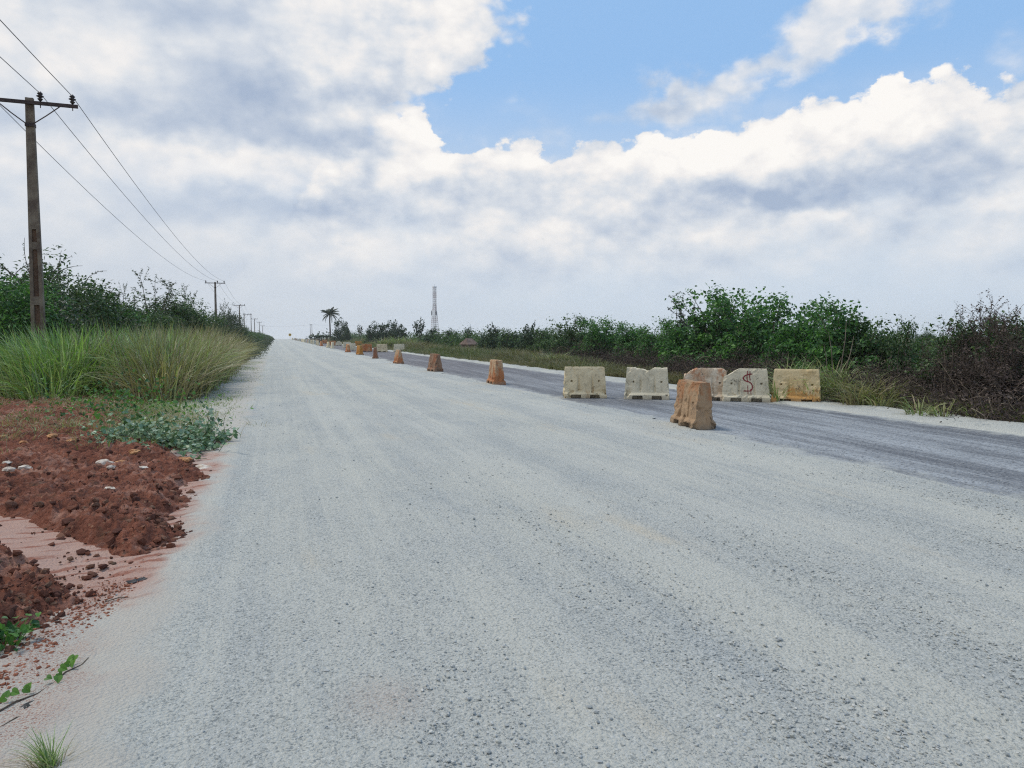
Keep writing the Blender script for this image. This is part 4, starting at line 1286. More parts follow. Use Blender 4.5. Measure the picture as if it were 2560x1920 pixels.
def roadwork_gear():
    Y = 190
    x = xat(857, Y)
    t = thing('plastic_barricade', 'low orange plastic barricade with an upright post, far behind the gable-shaped barrier', 'barricade', (x, Y, 0))
    zz = 1.6 - (848 - 840) / FPX * Y
    MB().box(-0.75, 0.75, -0.2, 0.2, zz - 0.55, zz + 0.1, 0.85, 0.5).build('barricade_body', M['plastic_orange'], t)
    for sx in (-1, 1):
        MB().box(sx * 0.5 - 0.12, sx * 0.5 + 0.12, -0.3, 0.3, 0, zz - 0.55, 0.9, 0.7).build('foot', M['plastic_orange'], t)
    MB().box(0.1, 0.28, -0.08, 0.08, zz + 0.1, zz + 0.75).build('post', M['plastic_pale'], t)
    x2 = xat(866, Y)
    t2 = thing('boom_bar', 'thin pale yellow horizontal bar on two posts in the far undergrowth', 'bar', (x2, Y + 3, 0))
    z2 = 1.6 + 0.5 / FPX * Y
    MB().box(-0.9, 0.9, -0.06, 0.06, z2 - 0.07, z2 + 0.09).build('bar', M['plastic_pale'], t2)
    for sx in (-1, 1):
        MB().box(sx * 0.8 - 0.05, sx * 0.8 + 0.05, -0.05, 0.05, 0, z2 - 0.07).build('post', M['grey_metal'], t2)
    # weathered roof in the scrub
    Y = 66.0
    x = xat(1172, Y)
    t3 = thing('old_hut', 'weathered brown roof of a low hut half hidden in the right scrub', 'hut', (x, Y, 0), R_(24))
    MB().box(-0.5, 0.5, -0.55, 0.55, 0, 0.87, 0.98, 0.98).build('wall', M['thatch'], t3)
    V = [(-0.62, -0.7, .85), (0.62, -0.7, .85), (0.62, 0.7, .85), (-0.62, 0.7, .85), (-0.3, 0, 1.42), (0.35, 0, 1.38)]
    rf = MB()
    rf.add(V, [(0, 1, 5, 4), (2, 3, 4, 5)]); rf.add(V, [(1, 2, 5), (3, 0, 4)]); rf.add(V, [(3, 2, 1, 0)])
    rf.build('roof', M['thatch'], t3)
roadwork_gear()

# ================================================================ plants
def unit(v):
    return v / (np.linalg.norm(v, axis=-1, keepdims=True) + 1e-9)

def add_leaves(mb, C, N, size, rng, asp=0.5, droop=0.0, fold=0.12, a=None):
    """one folded kite-shaped leaf per centre"""
    n = len(C)
    N = unit(N)
    T = rng.normal(size=(n, 3)); T[:, 2] -= droop
    T = unit(T - (T * N).sum(1)[:, None] * N)
    B = np.cross(N, T)
    s = np.asarray(size)[:, None]
    w = s * asp * rng.uniform(0.8, 1.2, (n, 1))
    V = np.stack([C - T * s * 0.5, C + B * w * 0.5 + N * fold * w - T * s * 0.08, C + T * s * 0.5 - N * fold * s * 0.6, C - B * w * 0.5 + N * fold * w - T * s * 0.08], 1)
    F = np.arange(n)[:, None] * 4 + np.arange(4)[None]
    mb.add(V.reshape(-1, 3), F, None if a is None else np.repeat(a, 4))

def shrub(name, seed, w, d, h, mat, bark, nst=18, nsub=9, nl=26, ls=0.12, asp=0.5, low=0.15, spread=0.16, open_=False, droop=0.3, lift=1.0, tw=False, clumps=0, cl=80, cr=0.13, vary=0.5, towers=0):
    """stems fan out from the foot to an uneven dome, twigs leave the stems, leaves sit along the twigs"""
    rng = rng_of(seed)
    t = thing(name, None, 'bush')
    trunk, crown = MB(), MB()
    C, Nn = [], []
    lump = rng.uniform(0, 50)
    for i in range(nst):
        th = rng.uniform(0, 2 * math.pi)
        ph = math.acos(rng.uniform(low - 0.15, 1.0))
        r = rng.uniform(1 - vary, 1.0)
        e = np.array([math.sin(ph) * math.cos(th) * w / 2 * r, math.sin(ph) * math.sin(th) * d / 2 * r, max(low * h, h * (math.cos(ph) * 0.92 * r + 0.06))])
        if towers and i < towers:
            e[2] = h * rng.uniform(0.95, 1.1); e[:2] *= 0.9
        base = np.array([rng.normal(0, 0.06 * w), rng.normal(0, 0.06 * d), -0.05])
        ctrl = np.array([e[0] * 0.35, e[1] * 0.35, e[2] * rng.uniform(0.55, 0.9) * lift])
        tt = np.linspace(0, 1, 7)[:, None]
        path = (1 - tt) ** 2 * base + 2 * tt * (1 - tt) * ctrl + tt ** 2 * e
        trunk.tube(path, np.linspace(0.012 + 0.006 * h, 0.004, 7), 4, cap=False)
        ns = nsub
        ts = rng.uniform(0.3, 1.0, ns) ** 0.7
        st = (1 - ts[:, None]) ** 2 * base + 2 * ts[:, None] * (1 - ts[:, None]) * ctrl + ts[:, None] ** 2 * e
        dr = unit(rng.normal(size=(ns, 3)) + np.array([0, 0, 0.5]) + 0.6 * unit(e - base)) * rng.uniform(0.5, 1.2, (ns, 1)) * spread * (w + d + 2 * h) / 4
        for q in range(ns):
            if tw:
                trunk.tube([st[q], st[q] + dr[q] * 0.5 + (0, 0, 0.02), st[q] + dr[q]], [0.006, 0.004, 0.002], 3, cap=False)
            u = rng.uniform(0.15, 1.05, (nl, 1))
            c = st[q] + dr[q] * u + rng.normal(0, (0.03 if open_ else 0.085) * spread * (w + d + 2 * h) / 4 / 0.16 * 0.16 * 4, (nl, 3)) * (0.4 if open_ else 1.0)
            C.append(c)
            Nn.append(rng.normal(size=(nl, 3)) * 0.75 + np.array([0, 0, 0.8]) + 0.55 * unit(c - np.array([0, 0, h * 0.35])))
    for i in range(clumps):
        u0 = unit(rng.normal(size=3)); u0[2] = abs(u0[2]) * 1.1 - 0.12
        cc = unit(u0) * np.array([w / 2, d / 2, h * 0.88]) * rng.uniform(0.72, 1.0)
        cc[2] = max(cc[2], 0.12 * h)
        R0 = cr * (w + d + h) / 3 * rng.uniform(0.6, 1.35)
        v_ = unit(rng.normal(size=(cl, 3)) + np.array([0, 0, 0.35]))
        C.append(cc + v_ * R0 * rng.uniform(0.45, 1.05, (cl, 1)) * np.array([1, 1, 0.8]))
        Nn.append(v_ * 0.7 + rng.normal(size=(cl, 3)) * 0.55 + np.array([0, 0, 0.55]))
    C = np.concatenate(C); Nn = np.concatenate(Nn)
    k_ = h / np.percentile(C[:, 2], 99.3)
    C[:, 2] *= k_
    for q_ in trunk.V:
        q_[:, 2] *= k_
    keep = C[:, 2] > 0.02
    C, Nn = C[keep], Nn[keep]
    add_leaves(crown, C, Nn, ls * rng.uniform(0.6, 1.3, len(C)), rng, asp, droop)
    trunk.build('trunk', M[bark], t)
    crown.build('crown', M[mat], t)
    return t

def dead_bush(name, seed, w, d, h, n=620, leaves=8500, pale=12):
    rng = rng_of(seed)
    t = thing(name, None, 'dead bush')
    tw, lf = MB(), MB()
    ps = tw
    cs = []
    for i in range(n):
        th = rng.uniform(0, 6.283)
        r = math.sqrt(rng.uniform(0, 1))
        b0 = np.array([r * math.cos(th) * w / 2, r * math.sin(th) * d / 2, 0])
        H = h * (1 - 0.6 * r * r) * rng.uniform(0.5, 1.05)
        k = rng.uniform(-1, 1, 2) * 0.4 * w
        P = [b0]
        ang = rng.uniform(0, 6.283)
        z0 = rng.uniform(0, 0.6) * H
        p = b0 + np.array([0, 0, z0])
        P = [p]
        dirn = unit(rng.normal(size=3) * np.array([1, 1, 0.8]) + np.array([0, 0, 0.7]))
        L = rng.uniform(0.35, 1.1) * h * 0.55
        for q in range(5):
            dirn = unit(dirn + rng.normal(0, 0.42, 3) + np.array([0, 0, -0.10]))
            p = p + dirn * L / 5
            if p[2] > H * 1.1: p[2] = H * 1.1
            if p[2] < 0.01: p[2] = 0.02
            P.append(p)
        P = np.array(P)
        tw.tube(P, np.linspace(0.0065, 0.0025, 6), 3, cap=False)
        cs.append(P)
    cs = np.concatenate(cs)
    C = cs[rng.integers(0, len(cs), leaves)] + rng.normal(0, 0.07, (leaves, 3))
    C[:, 2] = np.abs(C[:, 2])
    add_leaves(lf, C, rng.normal(size=(leaves, 3)), rng.uniform(0.035, 0.085, leaves), rng, 0.5, 0.4)
    for i in range(pale):
        th = rng.uniform(0, 6.283)
        r = rng.uniform(0.3, 0.55)
        b0 = np.array([r * math.cos(th) * w, r * math.sin(th) * d, 0])
        e = b0 + np.array([rng.normal(0, 0.3), rng.normal(0, 0.3), h * rng.uniform(0.35, 0.95)])
        mid = (b0 + e) / 2 + rng.normal(0, 0.1, 3)
        e2 = e + np.array([rng.normal(0, 0.4), rng.normal(0, 0.2), rng.uniform(-0.3, 0.1)])
        tq = np.linspace(0, 1, 7)[:, None]
        ps.tube((1 - tq) ** 2 * b0 + 2 * tq * (1 - tq) * (e + mid - b0 * 0.5 - e * 0.5) + tq ** 2 * e2, np.linspace(0.008, 0.003, 7), 3, cap=False)
    tw.build('tangle', M['twig'], t)
    lf.build('dry_leaves', M['dead_leaf'], t)
    return t

def place(proto, used, x, y, rz, sc, label, group, name=None):
    if id(proto) not in used:
        used[id(proto)] = 1
        o = proto
        o.location = (x, y, zg(x, y) - 0.04)
        o.rotation_euler = (0, 0, rz)
        o.scale = (sc, sc, sc) if np.isscalar(sc) else sc
        o['label'] = label
        o['group'] = group
    else:
        o = dup(proto, (x, y, zg(x, y) - 0.04), rz, sc, label, group)
    return o
used = {}

# ---- left thicket -------------------------------------------------------------
LG = 'bushes of the left thicket'
tA = shrub('leafy_bush', 201, 5.0, 4.2, 4.4, 'leaf_dark', 'bark', nst=20, nsub=9, nl=14, ls=0.17, spread=0.14, droop=0.5, clumps=100, cl=135, cr=0.18)
tB = shrub('leafy_bush', 202, 5.4, 4.6, 3.6, 'leaf_mid', 'bark', nst=20, nsub=9, nl=14, ls=0.16, spread=0.14, droop=0.4, clumps=95, cl=130, cr=0.18)
tC = shrub('leafy_bush', 203, 5.0, 4.0, 3.2, 'leaf_grey', 'bark', nst=22, nsub=9, nl=16, ls=0.14, spread=0.15, droop=0.4, clumps=75, cl=110, cr=0.17)
tD = shrub('open_tree', 204, 4.4, 4.0, 4.8, 'leaf_grey', 'bark', nst=22, nsub=10, nl=16, ls=0.15, asp=0.38, spread=0.15, open_=True, tw=True, droop=0.1, low=0.35)
tE = shrub('flat_topped_tree', 205, 4.6, 4.4, 4.6, 'leaf_grey', 'bark', nst=24, nsub=12, nl=22, ls=0.12, asp=0.35, spread=0.13, open_=True, tw=True, low=0.65, vary=0.25)

def hgt(px, topy, X=None, Y=None):
    """distance and height of a bush from its column, its top row (2212 px photo) and world X or Y"""
    d = ray(px * P2, 840.0)
    if Y is None:
        Y = X * d[1] / d[0]
    X = d[0] / d[1] * Y
    r = ray(px * P2, topy * P2)
    return X, Y, HC + r[2] / r[1] * Y

def lb(proto, ph, px, topy, label, group, X=None, Y=None, wide=1.0, rz=None, grow=1.0):
    x, y, h = hgt(px, topy, X, Y)
    s = h / ph
    return place(proto, used, x, y, (px * 0.37) % 6.28 if rz is None else rz, (s * wide, s * wide, s * grow), label, group)

lb(tA, 4.4, -40, 572, 'dark green bush at the far left, beside the nearest pole', LG, Y=31)
lb(tB, 3.6, 40, 612, 'mid green bush low behind the nearest pole, on its left', LG, Y=28.5, wide=1.0)
lb(tA, 4.4, 128, 572, 'tall dark green rounded bush just right of the nearest pole', LG, Y=33, wide=0.95)
lb(tC, 3.2, 100, 645, 'dusty green bush in front of the tall rounded one, right of the pole', LG, Y=29, wide=1.1)
lb(tC, 3.2, 190, 628, 'dusty green bush on the shoulder of the tall rounded one', LG, Y=35, wide=1.05)
lb(tB, 3.6, 225, 660, 'low mid green bush behind the tall green grass', LG, Y=36, wide=1.15)
lb(tE, 4.6, 215, 628, 'flat-topped spreading tree behind the bushes at the left', LG, Y=47, wide=0.9)
lb(tD, 4.8, 258, 618, 'loose open bush left of the feathery tree', LG, Y=42, wide=0.7)
lb(tD, 4.8, 335, 588, 'feathery open tree standing highest in the middle of the thicket', LG, Y=44, wide=1.05)
lb(tA, 4.4, 300, 655, 'dark green bush under the feathery tree', LG, Y=41, wide=1.25)
lb(tA, 4.4, 372, 645, 'dark green bush to the right of the feathery tree', LG, Y=50, wide=1.2)
lb(tD, 4.8, 408, 622, 'thin sparse tree with see-through twigs left of the second pole', LG, Y=56, wide=0.85)
lb(tA, 4.4, 420, 662, 'dark green bush in front of the second pole', LG, Y=62, wide=1.3)
lb(tE, 4.6, 487, 655, 'flat-topped tree right behind the second pole', LG, Y=112, wide=0.8)
lb(tC, 3.2, 498, 676, 'dusty green bush just right of the second pole', LG, Y=82, wide=0.75)
lb(tC, 3.2, 460, 690, 'dusty green bush at the foot of the second pole', LG, Y=70, wide=1.3)
lb(tA, 4.4, 522, 698, 'dark green bush before the two-legged pole frame', LG, Y=120, wide=0.7)

def scrub_stuff(name, label, cat, seed, pts, mats_h, n, ls, leaf, asp=0.5, k=260, z=0.0):
    """continuous bush mass: overlapping lumps of leaves along a belt; pts = list of (x, y, radius, height)"""
    rng = rng_of(seed)
    mb = MB()
    C, Nn, Sz = [], [], []
    for (x, y, r, h) in pts:
        m = int(k * (0.6 + 0.8 * rng.uniform()))
        u = unit(rng.normal(size=(m, 3))); u[:, 2] = np.abs(u[:, 2])
        rad = rng.uniform(0.55, 1.05, (m, 1)) * (0.8 + 0.45 * vnoise(u[:, 0] * 3 + x, u[:, 1] * 3 + y, u[:, 2] * 3, seed=seed))[:, None]
        c = u * rad * np.array([r, r, h]) * 0.95
        C.append(c + np.array([x, y, zg(x, y)]))
        Nn.append(u * 0.5 + rng.normal(size=(m, 3)) * 0.6 + np.array([0, 0, 0.5]))
        Sz.append(np.full(m, 1.0))
    C = np.concatenate(C); Nn = np.concatenate(Nn)
    sz = (ls if np.isscalar(ls) else np.interp(C[:, 1], ls[0], ls[1])) * rng.uniform(0.6, 1.3, len(C))
    add_leaves(mb, C, Nn, sz, rng, asp, 0.3)
    return tag(mb.build(name, M[leaf]), label, cat, kind='stuff')

rng = rng_of(300)
pts = []
for y in np.concatenate([np.linspace(30, 110, 70), np.linspace(112, 440, 150)]):
    for _ in range(2):
        x = -rng.uniform(7.5, 13.5) if y < 110 else -rng.uniform(3.0, 12)
        h = rng.uniform(2.0, 3.5) * np.interp(y, [60, 110], [1, 0.8]) if y < 110 else rng.uniform(1.9, 3.5) * np.interp(-x, [3, 7], [0.55, 1.0])
        pts.append((x, y, rng.uniform(1.2, 2.4), h))
scrub_stuff('thicket', 'dark green undergrowth filling the left thicket and running along the road to the horizon', 'thicket', 301, pts, None, 0, ([30, 110, 440], [0.15, 0.28, 0.6]), 'leaf_dark', k=230)
pts = []
for y in np.concatenate([np.linspace(38, 120, 75), np.linspace(122, 430, 90)]):
    for q in range(2):
        x = -rng.uniform(1.7, 4.8) if y > 52 else -rng.uniform(2.6, 6.0)
        h = rng.uniform(0.7, 1.5) * np.interp(-x, [1.7, 4], [0.75, 1.25]) * np.interp(y, [38, 60], [0.7, 1.0])
        pts.append((x, y, rng.uniform(0.6, 1.3), h))
scrub_stuff('roadside_scrub', 'dusty low scrub hugging the left edge of the gravel road', 'scrub', 302, pts, None, 0, ([38, 110, 430], [0.11, 0.2, 0.5]), 'leaf_grey', k=230)

# bare arching shoots above the far left bushes
def shoots(px, py, Y, seed, n, L, bias, label):
    rng = rng_of(seed)
    x, y, h = hgt(px, py, Y=Y)
    t = thing('bare_shoots', label, 'vine', (x, y, 0), 0, 'bare vine shoots over the bushes')
    st, lf = MB(), MB()
    for i in range(n):
        a = rng.uniform(-1, 1) * 0.9 + bias
        p = np.array([rng.normal(0, 0.15), rng.normal(0, 0.3), h - 0.5])
        d = unit(np.array([math.sin(a), rng.normal(0, 0.3), math.cos(a) * 0.9 + 0.2]))
        P = [p]
        for q in range(9):
            d = unit(d + np.array([math.sin(a) * 0.12, 0, -0.11]) + rng.normal(0, 0.07, 3))
            p = p + d * L * rng.uniform(0.8, 1.2) / 9
            P.append(p)
        P = np.array(P)
        st.tube(P, np.linspace(0.016, 0.006, 10), 4, cap=False)
        m = 26
        u = rng.uniform(0.1, 0.85, m) * 9
        i0 = np.minimum(u.astype(int), 8)
        c = P[i0] + (P[i0 + 1] - P[i0]) * (u - i0)[:, None] + rng.normal(0, 0.025, (m, 3))
        add_leaves(lf, c, rng.normal(size=(m, 3)), rng.uniform(0.05, 0.11, m), rng, 0.55)
    st.build('stems', M['bark'], t)
    lf.build('leaves', M['leaf_grey'], t)
shoots(45, 585, 31, 310, 7, 1.7, -0.5, 'spray of bare arching shoots above the bush left of the nearest pole')
shoots(120, 580, 33, 311, 4, 1.3, 0.7, 'few thin bare shoots above the tall rounded bush right of the pole')
shoots(182, 594, 34, 312, 2, 1.5, 1.35, 'single long shoot reaching out sideways from the tall rounded bush')

# ---- right side -----------------------------------------------------------------
RG = 'bushes of the right thicket'
rA = shrub('broadleaf_bush', 221, 4.0, 3.6, 3.2, 'leaf_mid', 'bark_pale', nst=24, nsub=9, nl=16, ls=0.15, asp=0.66, spread=0.11, droop=0.7, towers=9, vary=0.4, clumps=75, cl=80, cr=0.11)
rB = shrub('broadleaf_bush', 222, 4.4, 3.8, 2.8, 'leaf_mid', 'bark_pale', nst=26, nsub=9, nl=16, ls=0.14, asp=0.66, spread=0.11, droop=0.7, towers=12, vary=0.4, clumps=70, cl=80, cr=0.11)
rC = shrub('broadleaf_bush', 223, 3.6, 3.2, 2.6, 'leaf_dark', 'bark_pale', nst=24, nsub=9, nl=16, ls=0.135, asp=0.6, spread=0.12, droop=0.6, towers=6, clumps=55, cl=80, cr=0.12)
rD = shrub('sparse_shrub', 224, 4.2, 3.4, 2.8, 'dead_leaf', 'bark', nst=70, nsub=11, nl=15, ls=0.055, asp=0.6, spread=0.16, open_=True, tw=True, droop=0.0, low=0.3)
rE = shrub('open_tree', 225, 2.6, 2.4, 3.6, 'leaf_grey', 'bark', nst=16, nsub=10, nl=16, ls=0.13, asp=0.4, spread=0.13, open_=True, tw=True, low=0.5)

lb(rC, 2.6, 1175, 712, 'small dark green bush before the far tree line, left end of the right thicket', RG, X=17.5, wide=1.3)
lb(rC, 2.6, 1230, 686, 'brownish dark bush standing up at the left end of the right thicket', RG, X=17.0)
lb(rB, 2.8, 1300, 690, 'leafy green bush behind the whole cream barrier', RG, X=17.5)
lb(rA, 3.2, 1370, 702, 'leafy green bush with upright shoots behind the barrier with the broken dip', RG, X=17.0)
lb(rB, 2.8, 1432, 704, 'low leafy green bush right of the one with upright shoots', RG, X=16.5)
lb(rE, 3.6, 1468, 636, 'loose open tree at the left shoulder of the tallest right bush', RG, X=17.5)
lb(rA, 3.2, 1560, 632, 'tallest broadleaf bush on the right, behind the muddy orange barrier', RG, X=16.5, wide=1.1)
lb(rB, 2.8, 1500, 690, 'broadleaf bush filling the left flank of the tallest one', RG, X=15.8)
lb(rB, 2.8, 1655, 640, 'broadleaf bush with a level crest, right of the tallest one', RG, X=16.2)
lb(rA, 3.2, 1735, 668, 'broadleaf bush behind the yellow stained barrier', RG, X=15.8)
lb(rA, 3.2, 1830, 655, 'rounded broadleaf bush with tall bare stems in front', RG, X=15.2, wide=0.95)
lb(rC, 2.6, 1880, 690, 'dark leafy bush on the right flank of the rounded one', RG, X=15.4)
lb(rC, 2.6, 1945, 695, 'small upright leafy bush standing alone on the right skyline', RG, X=15.5, wide=0.6)
lb(tA, 4.4, 2000, 716, 'small dark round tree in the distance on the right skyline', RG, X=45, wide=0.9)
lb(rC, 2.6, 2062, 700, 'narrow leafy bush left of the sparse twiggy shrub', RG, X=14.6, wide=0.6)
lb(rD, 2.8, 2130, 655, 'sparse twiggy brown shrub rising at the right edge of the view', RG, X=14.6, wide=1.0)
lb(rD, 2.8, 2210, 675, 'sparse twiggy brown shrub cut by the right edge of the picture', RG, X=14.0, wide=1.1)

lb(rD, 2.8, 2085, 690, 'sparse twiggy brown shrub left of the one at the right edge', RG, X=15.2, wide=0.9)
lb(rC, 2.6, 2110, 690, 'leafy bush behind the sparse twiggy shrubs', RG, X=15.0, wide=1.0)
lb(rC, 2.6, 2200, 690, 'leafy bush half hidden at the right picture edge', RG, X=14.6, wide=0.9)
DG = 'dead brush along the right verge'
dA = dead_bush('dead_brush', 241, 3.6, 2.2, 1.75)
dB = dead_bush('dead_brush', 242, 3.2, 2.2, 1.45, n=560, leaves=7000, pale=12)
def db(proto, ph, px, topy, label, X, wide=1.0):
    X += 0.25 if px < 2000 else 0.6
    topy -= 24 if px < 1800 else 0
    lb(proto, ph, px, topy, label, DG, X=X, wide=wide, rz=-0.4 + (px % 7) * 0.15 + (3.14 if px % 2 else 0))
db(dA, 1.75, 1262, 730, 'brown dead brush below the brownish dark bush', 16.0)
db(dB, 1.45, 1340, 752, 'brown dead brush between the cream barrier and the broken-topped one', 15.2)
db(dA, 1.75, 1405, 742, 'brown dead brush with pale arching stalks behind the broken-topped barrier', 15.0)
db(dA, 1.75, 1540, 735, 'dark dead brush under the tallest broadleaf bush', 14.6)
db(dB, 1.45, 1480, 765, 'low dead brush left of the chipped orange barrier', 14.2)
db(dA, 1.75, 1610, 728, 'dark dead brush climbing the front of the level-crested bush', 14.5)
db(dB, 1.45, 1690, 745, 'dead brush behind the dollar sign barrier', 14.2)
db(dA, 1.75, 1770, 745, 'dead brush behind the yellow stained barrier and its grass', 14.4)
db(dA, 1.75, 1880, 730, 'dark purple-brown dead brush right of the bare stems', 14.2)
db(dA, 1.75, 1955, 728, 'dark dead brush below the small upright leafy bush', 14.0)
db(dB, 1.45, 2020, 745, 'dead brush left of the forked bare stump', 13.9)
db(dB, 1.45, 2095, 745, 'dead brush in front of the narrow leafy bush', 13.9)
db(dA, 1.75, 2165, 728, 'dead brush under the sparse twiggy shrub', 13.8)
db(dB, 1.45, 2225, 715, 'dead brush at the right picture edge', 13.4, 1.1)

def stems(px, X, hs, label, seed, mat='bark_pale', r=0.016):
    rng = rng_of(seed)
    d = ray(px * P2, 840.0)
    y = X * d[1] / d[0]
    t = thing('dry_sapling', label, 'sapling', (X, y, 0), 0, 'bare stems on the right')
    for k, (dx, lean, h) in enumerate(hs):
        MB().tube([(dx, 0, 0), (dx + lean * 0.3, 0.02, h * 0.4), (dx + lean * 0.7, -0.03, h * 0.75), (dx + lean, 0.0, h)], [r, r * 0.9, r * 0.7, r * 0.3], 5).build('stalk', M[mat], t)
stems(1816, 13.5, [(0, 0.16, 2.0), (-0.12, -0.25, 1.7), (0.05, 0.35, 1.6), (-0.3, -0.2, 1.4)], 'tall thin bare stems forking upward behind the yellow-green grass', 251)
stems(2050, 13.3, [(0, -0.12, 1.3), (0.06, 0.05, 1.35)], 'forked bare stump below the narrow leafy bush', 252, 'bark', 0.03)

# far tree line
FG = 'trees of the far tree line'
fA = shrub('round_tree', 261, 6.0, 5.5, 5.2, 'leaf_far', 'bark', nst=14, nsub=7, nl=8, ls=0.42, spread=0.16, droop=0.2, clumps=45, cl=45, cr=0.13)
fB = shrub('umbrella_tree', 262, 5.5, 5.0, 5.5, 'leaf_far', 'bark', nst=16, nsub=8, nl=11, ls=0.34, asp=0.5, spread=0.11, low=0.72, vary=0.2, open_=True, tw=True)
for (px, ty, Y, w_, lab, pr, ph) in [
    (737, 690, 170, 0.75, 'dark tree just right of the palm', fA, 5.2), (748, 712, 160, 0.7, 'low dark tree at the foot of the palm', fA, 5.2),
    (778, 702, 190, 0.55, 'small umbrella-shaped tree between the palm and the round trees', fB, 5.5),
    (812, 698, 120, 0.9, 'dark round tree, left one of the far group left of the tower', fA, 5.2), (835, 696, 125, 0.85, 'dark round tree, middle one of the far group left of the tower', fA, 5.2),
    (857, 695, 118, 0.75, 'dark round tree, right one of the far group left of the tower', fA, 5.2), (905, 690, 100, 0.7, 'tree with a ragged crown just left of the tower', fB, 5.5),
    (935, 708, 95, 0.8, 'dark tree in front of the tower base', fA, 5.2), (975, 712, 90, 0.9, 'low green tree right of the tower', fA, 5.2),
    (1010, 706, 85, 0.65, 'flat-crowned tree above the hut', fB, 5.5), (1065, 700, 66, 0.7, 'umbrella tree with thin crown right of the hut', fB, 5.5),
    (1055, 716, 58, 0.9, 'dark green tree right of the hut', fA, 5.2), (1145, 698, 52, 0.75, 'bright green bush tree with layered top, left of the brownish bush', fB, 5.5),
    (1140, 712, 50, 0.8, 'dark green tree left of the brownish bush', fA, 5.2), (1100, 716, 60, 0.9, 'low dark tree in the gap of the right tree line', fA, 5.2)]:
    lb(pr, ph, px, ty, lab, FG, Y=Y, wide=w_)

rng = rng_of(320)
pts = []
for q in range(240):
    y = 42 / (1 - rng.uniform(0, 1) * 0.9)
    x = rng.uniform(16.0, 18.5 + 0.12 * y) + rng.exponential(2.0)
    pts.append((x, y, rng.uniform(0.9, 1.8) * (1 + y / 250), rng.uniform(1.2, 2.15) * (1 + y / 330)))
scrub_stuff('undergrowth', 'green undergrowth at the foot of the far right tree line', 'undergrowth', 321, pts, None, 0, ([40, 110, 440], [0.17, 0.3, 0.6]), 'leaf_dark', k=200)
pts = []
for q in range(80):
    y = rng.uniform(9, 40)
    pts.append((rng.uniform(16.5, 20), y, rng.uniform(0.9, 1.5), rng.uniform(1.4, 1.95)))
for q in range(90):
    y = rng.uniform(9, 45)
    pts.append((rng.uniform(19, 34), y, rng.uniform(1.3, 2.2), rng.uniform(1.5, 2.2)))
scrub_stuff('undergrowth', 'shaded dark growth between the bushes of the right thicket', 'undergrowth', 322, pts, None, 0, 0.14, 'leaf_dark', k=260)

# beyond the crest: hazy far plain wood
rng = rng_of(330)
pts = []
for q in range(150):
    y = rng.uniform(800, 1200)
    pts.append((rng.uniform(-90, 60) * y / 1000, y, rng.uniform(4, 9), rng.uniform(5, 10)))
for q in range(200):
    y = rng.uniform(460, 1000)
    pts.append((rng.uniform(25, 700), y, rng.uniform(5, 9), rng.uniform(5, 9)))
scrub_stuff('far_wood', 'faint line of trees beyond the crest of the road', 'wood', 331, pts, None, 0, 2.4, 'leaf_far', k=70)

def palm(px, top, Y, label, seed):
    rng = rng_of(seed)
    x, y, h = hgt(px, top, Y=Y)
    t = thing('palm_tree', label, 'palm tree', (x, y, zg(x, y)))
    H = h * 0.76
    P = [(0, 0, 0), (0.05, 0, H * 0.4), (-0.02, 0, H * 0.75), (0, 0, H)]
    MB().tube(P, [0.26, 0.2, 0.17, 0.19], 9).build('trunk', M['bark'], t, smooth=True)
    fr = MB()
    for i in range(26):
        a = i * 2.399
        up = rng.uniform(0.0, 1.0)
        L = rng.uniform(2.4, 3.2)
        el0 = np.interp(up, [0, 1], [-0.35, 1.45])
        pos = np.array([0, 0, H]); e = el0
        pts_ = [pos]
        for q in range(8):
            e -= 0.13 + 0.06 * (1 - up)
            pos = pos + np.array([math.cos(a) * math.cos(e), math.sin(a) * math.cos(e), math.sin(e)]) * L / 8
            pts_.append(pos)
        pts_ = np.array(pts_)
        fr.tube(pts_, np.linspace(0.05, 0.012, 9), 3, cap=False)
        for s in (-1, 1):
            n = 34
            u = np.linspace(0.12, 0.99, n) * 8
            i0 = np.minimum(u.astype(int), 7)
            c = pts_[i0] + (pts_[i0 + 1] - pts_[i0]) * (u - i0)[:, None]
            tdir = unit(pts_[i0 + 1] - pts_[i0])
            side = s * np.array([-math.sin(a), math.cos(a), 0.0])
            ln = 0.62 * np.sin(np.clip(u / 8 * 2.7 + 0.35, 0, 3.1))[:, None]
            d = unit(side + tdir * 0.7 + np.array([0, 0, -0.5]) + rng.normal(0, 0.12, (n, 3)))
            w = tdir * 0.035
            V = np.stack([c - w, c + w, c + d * ln * 0.6 + w * 0.9 + np.array([0, 0, -0.02]), c + d * ln + np.array([0, 0, -0.12])], 1)
            fr.add(V.reshape(-1, 3), np.arange(n)[:, None] * 4 + np.arange(4)[None])
    fr.build('fronds', M['palm'], t)
palm(713, 661, 205, 'lone tall palm tree above the far barriers', 341)

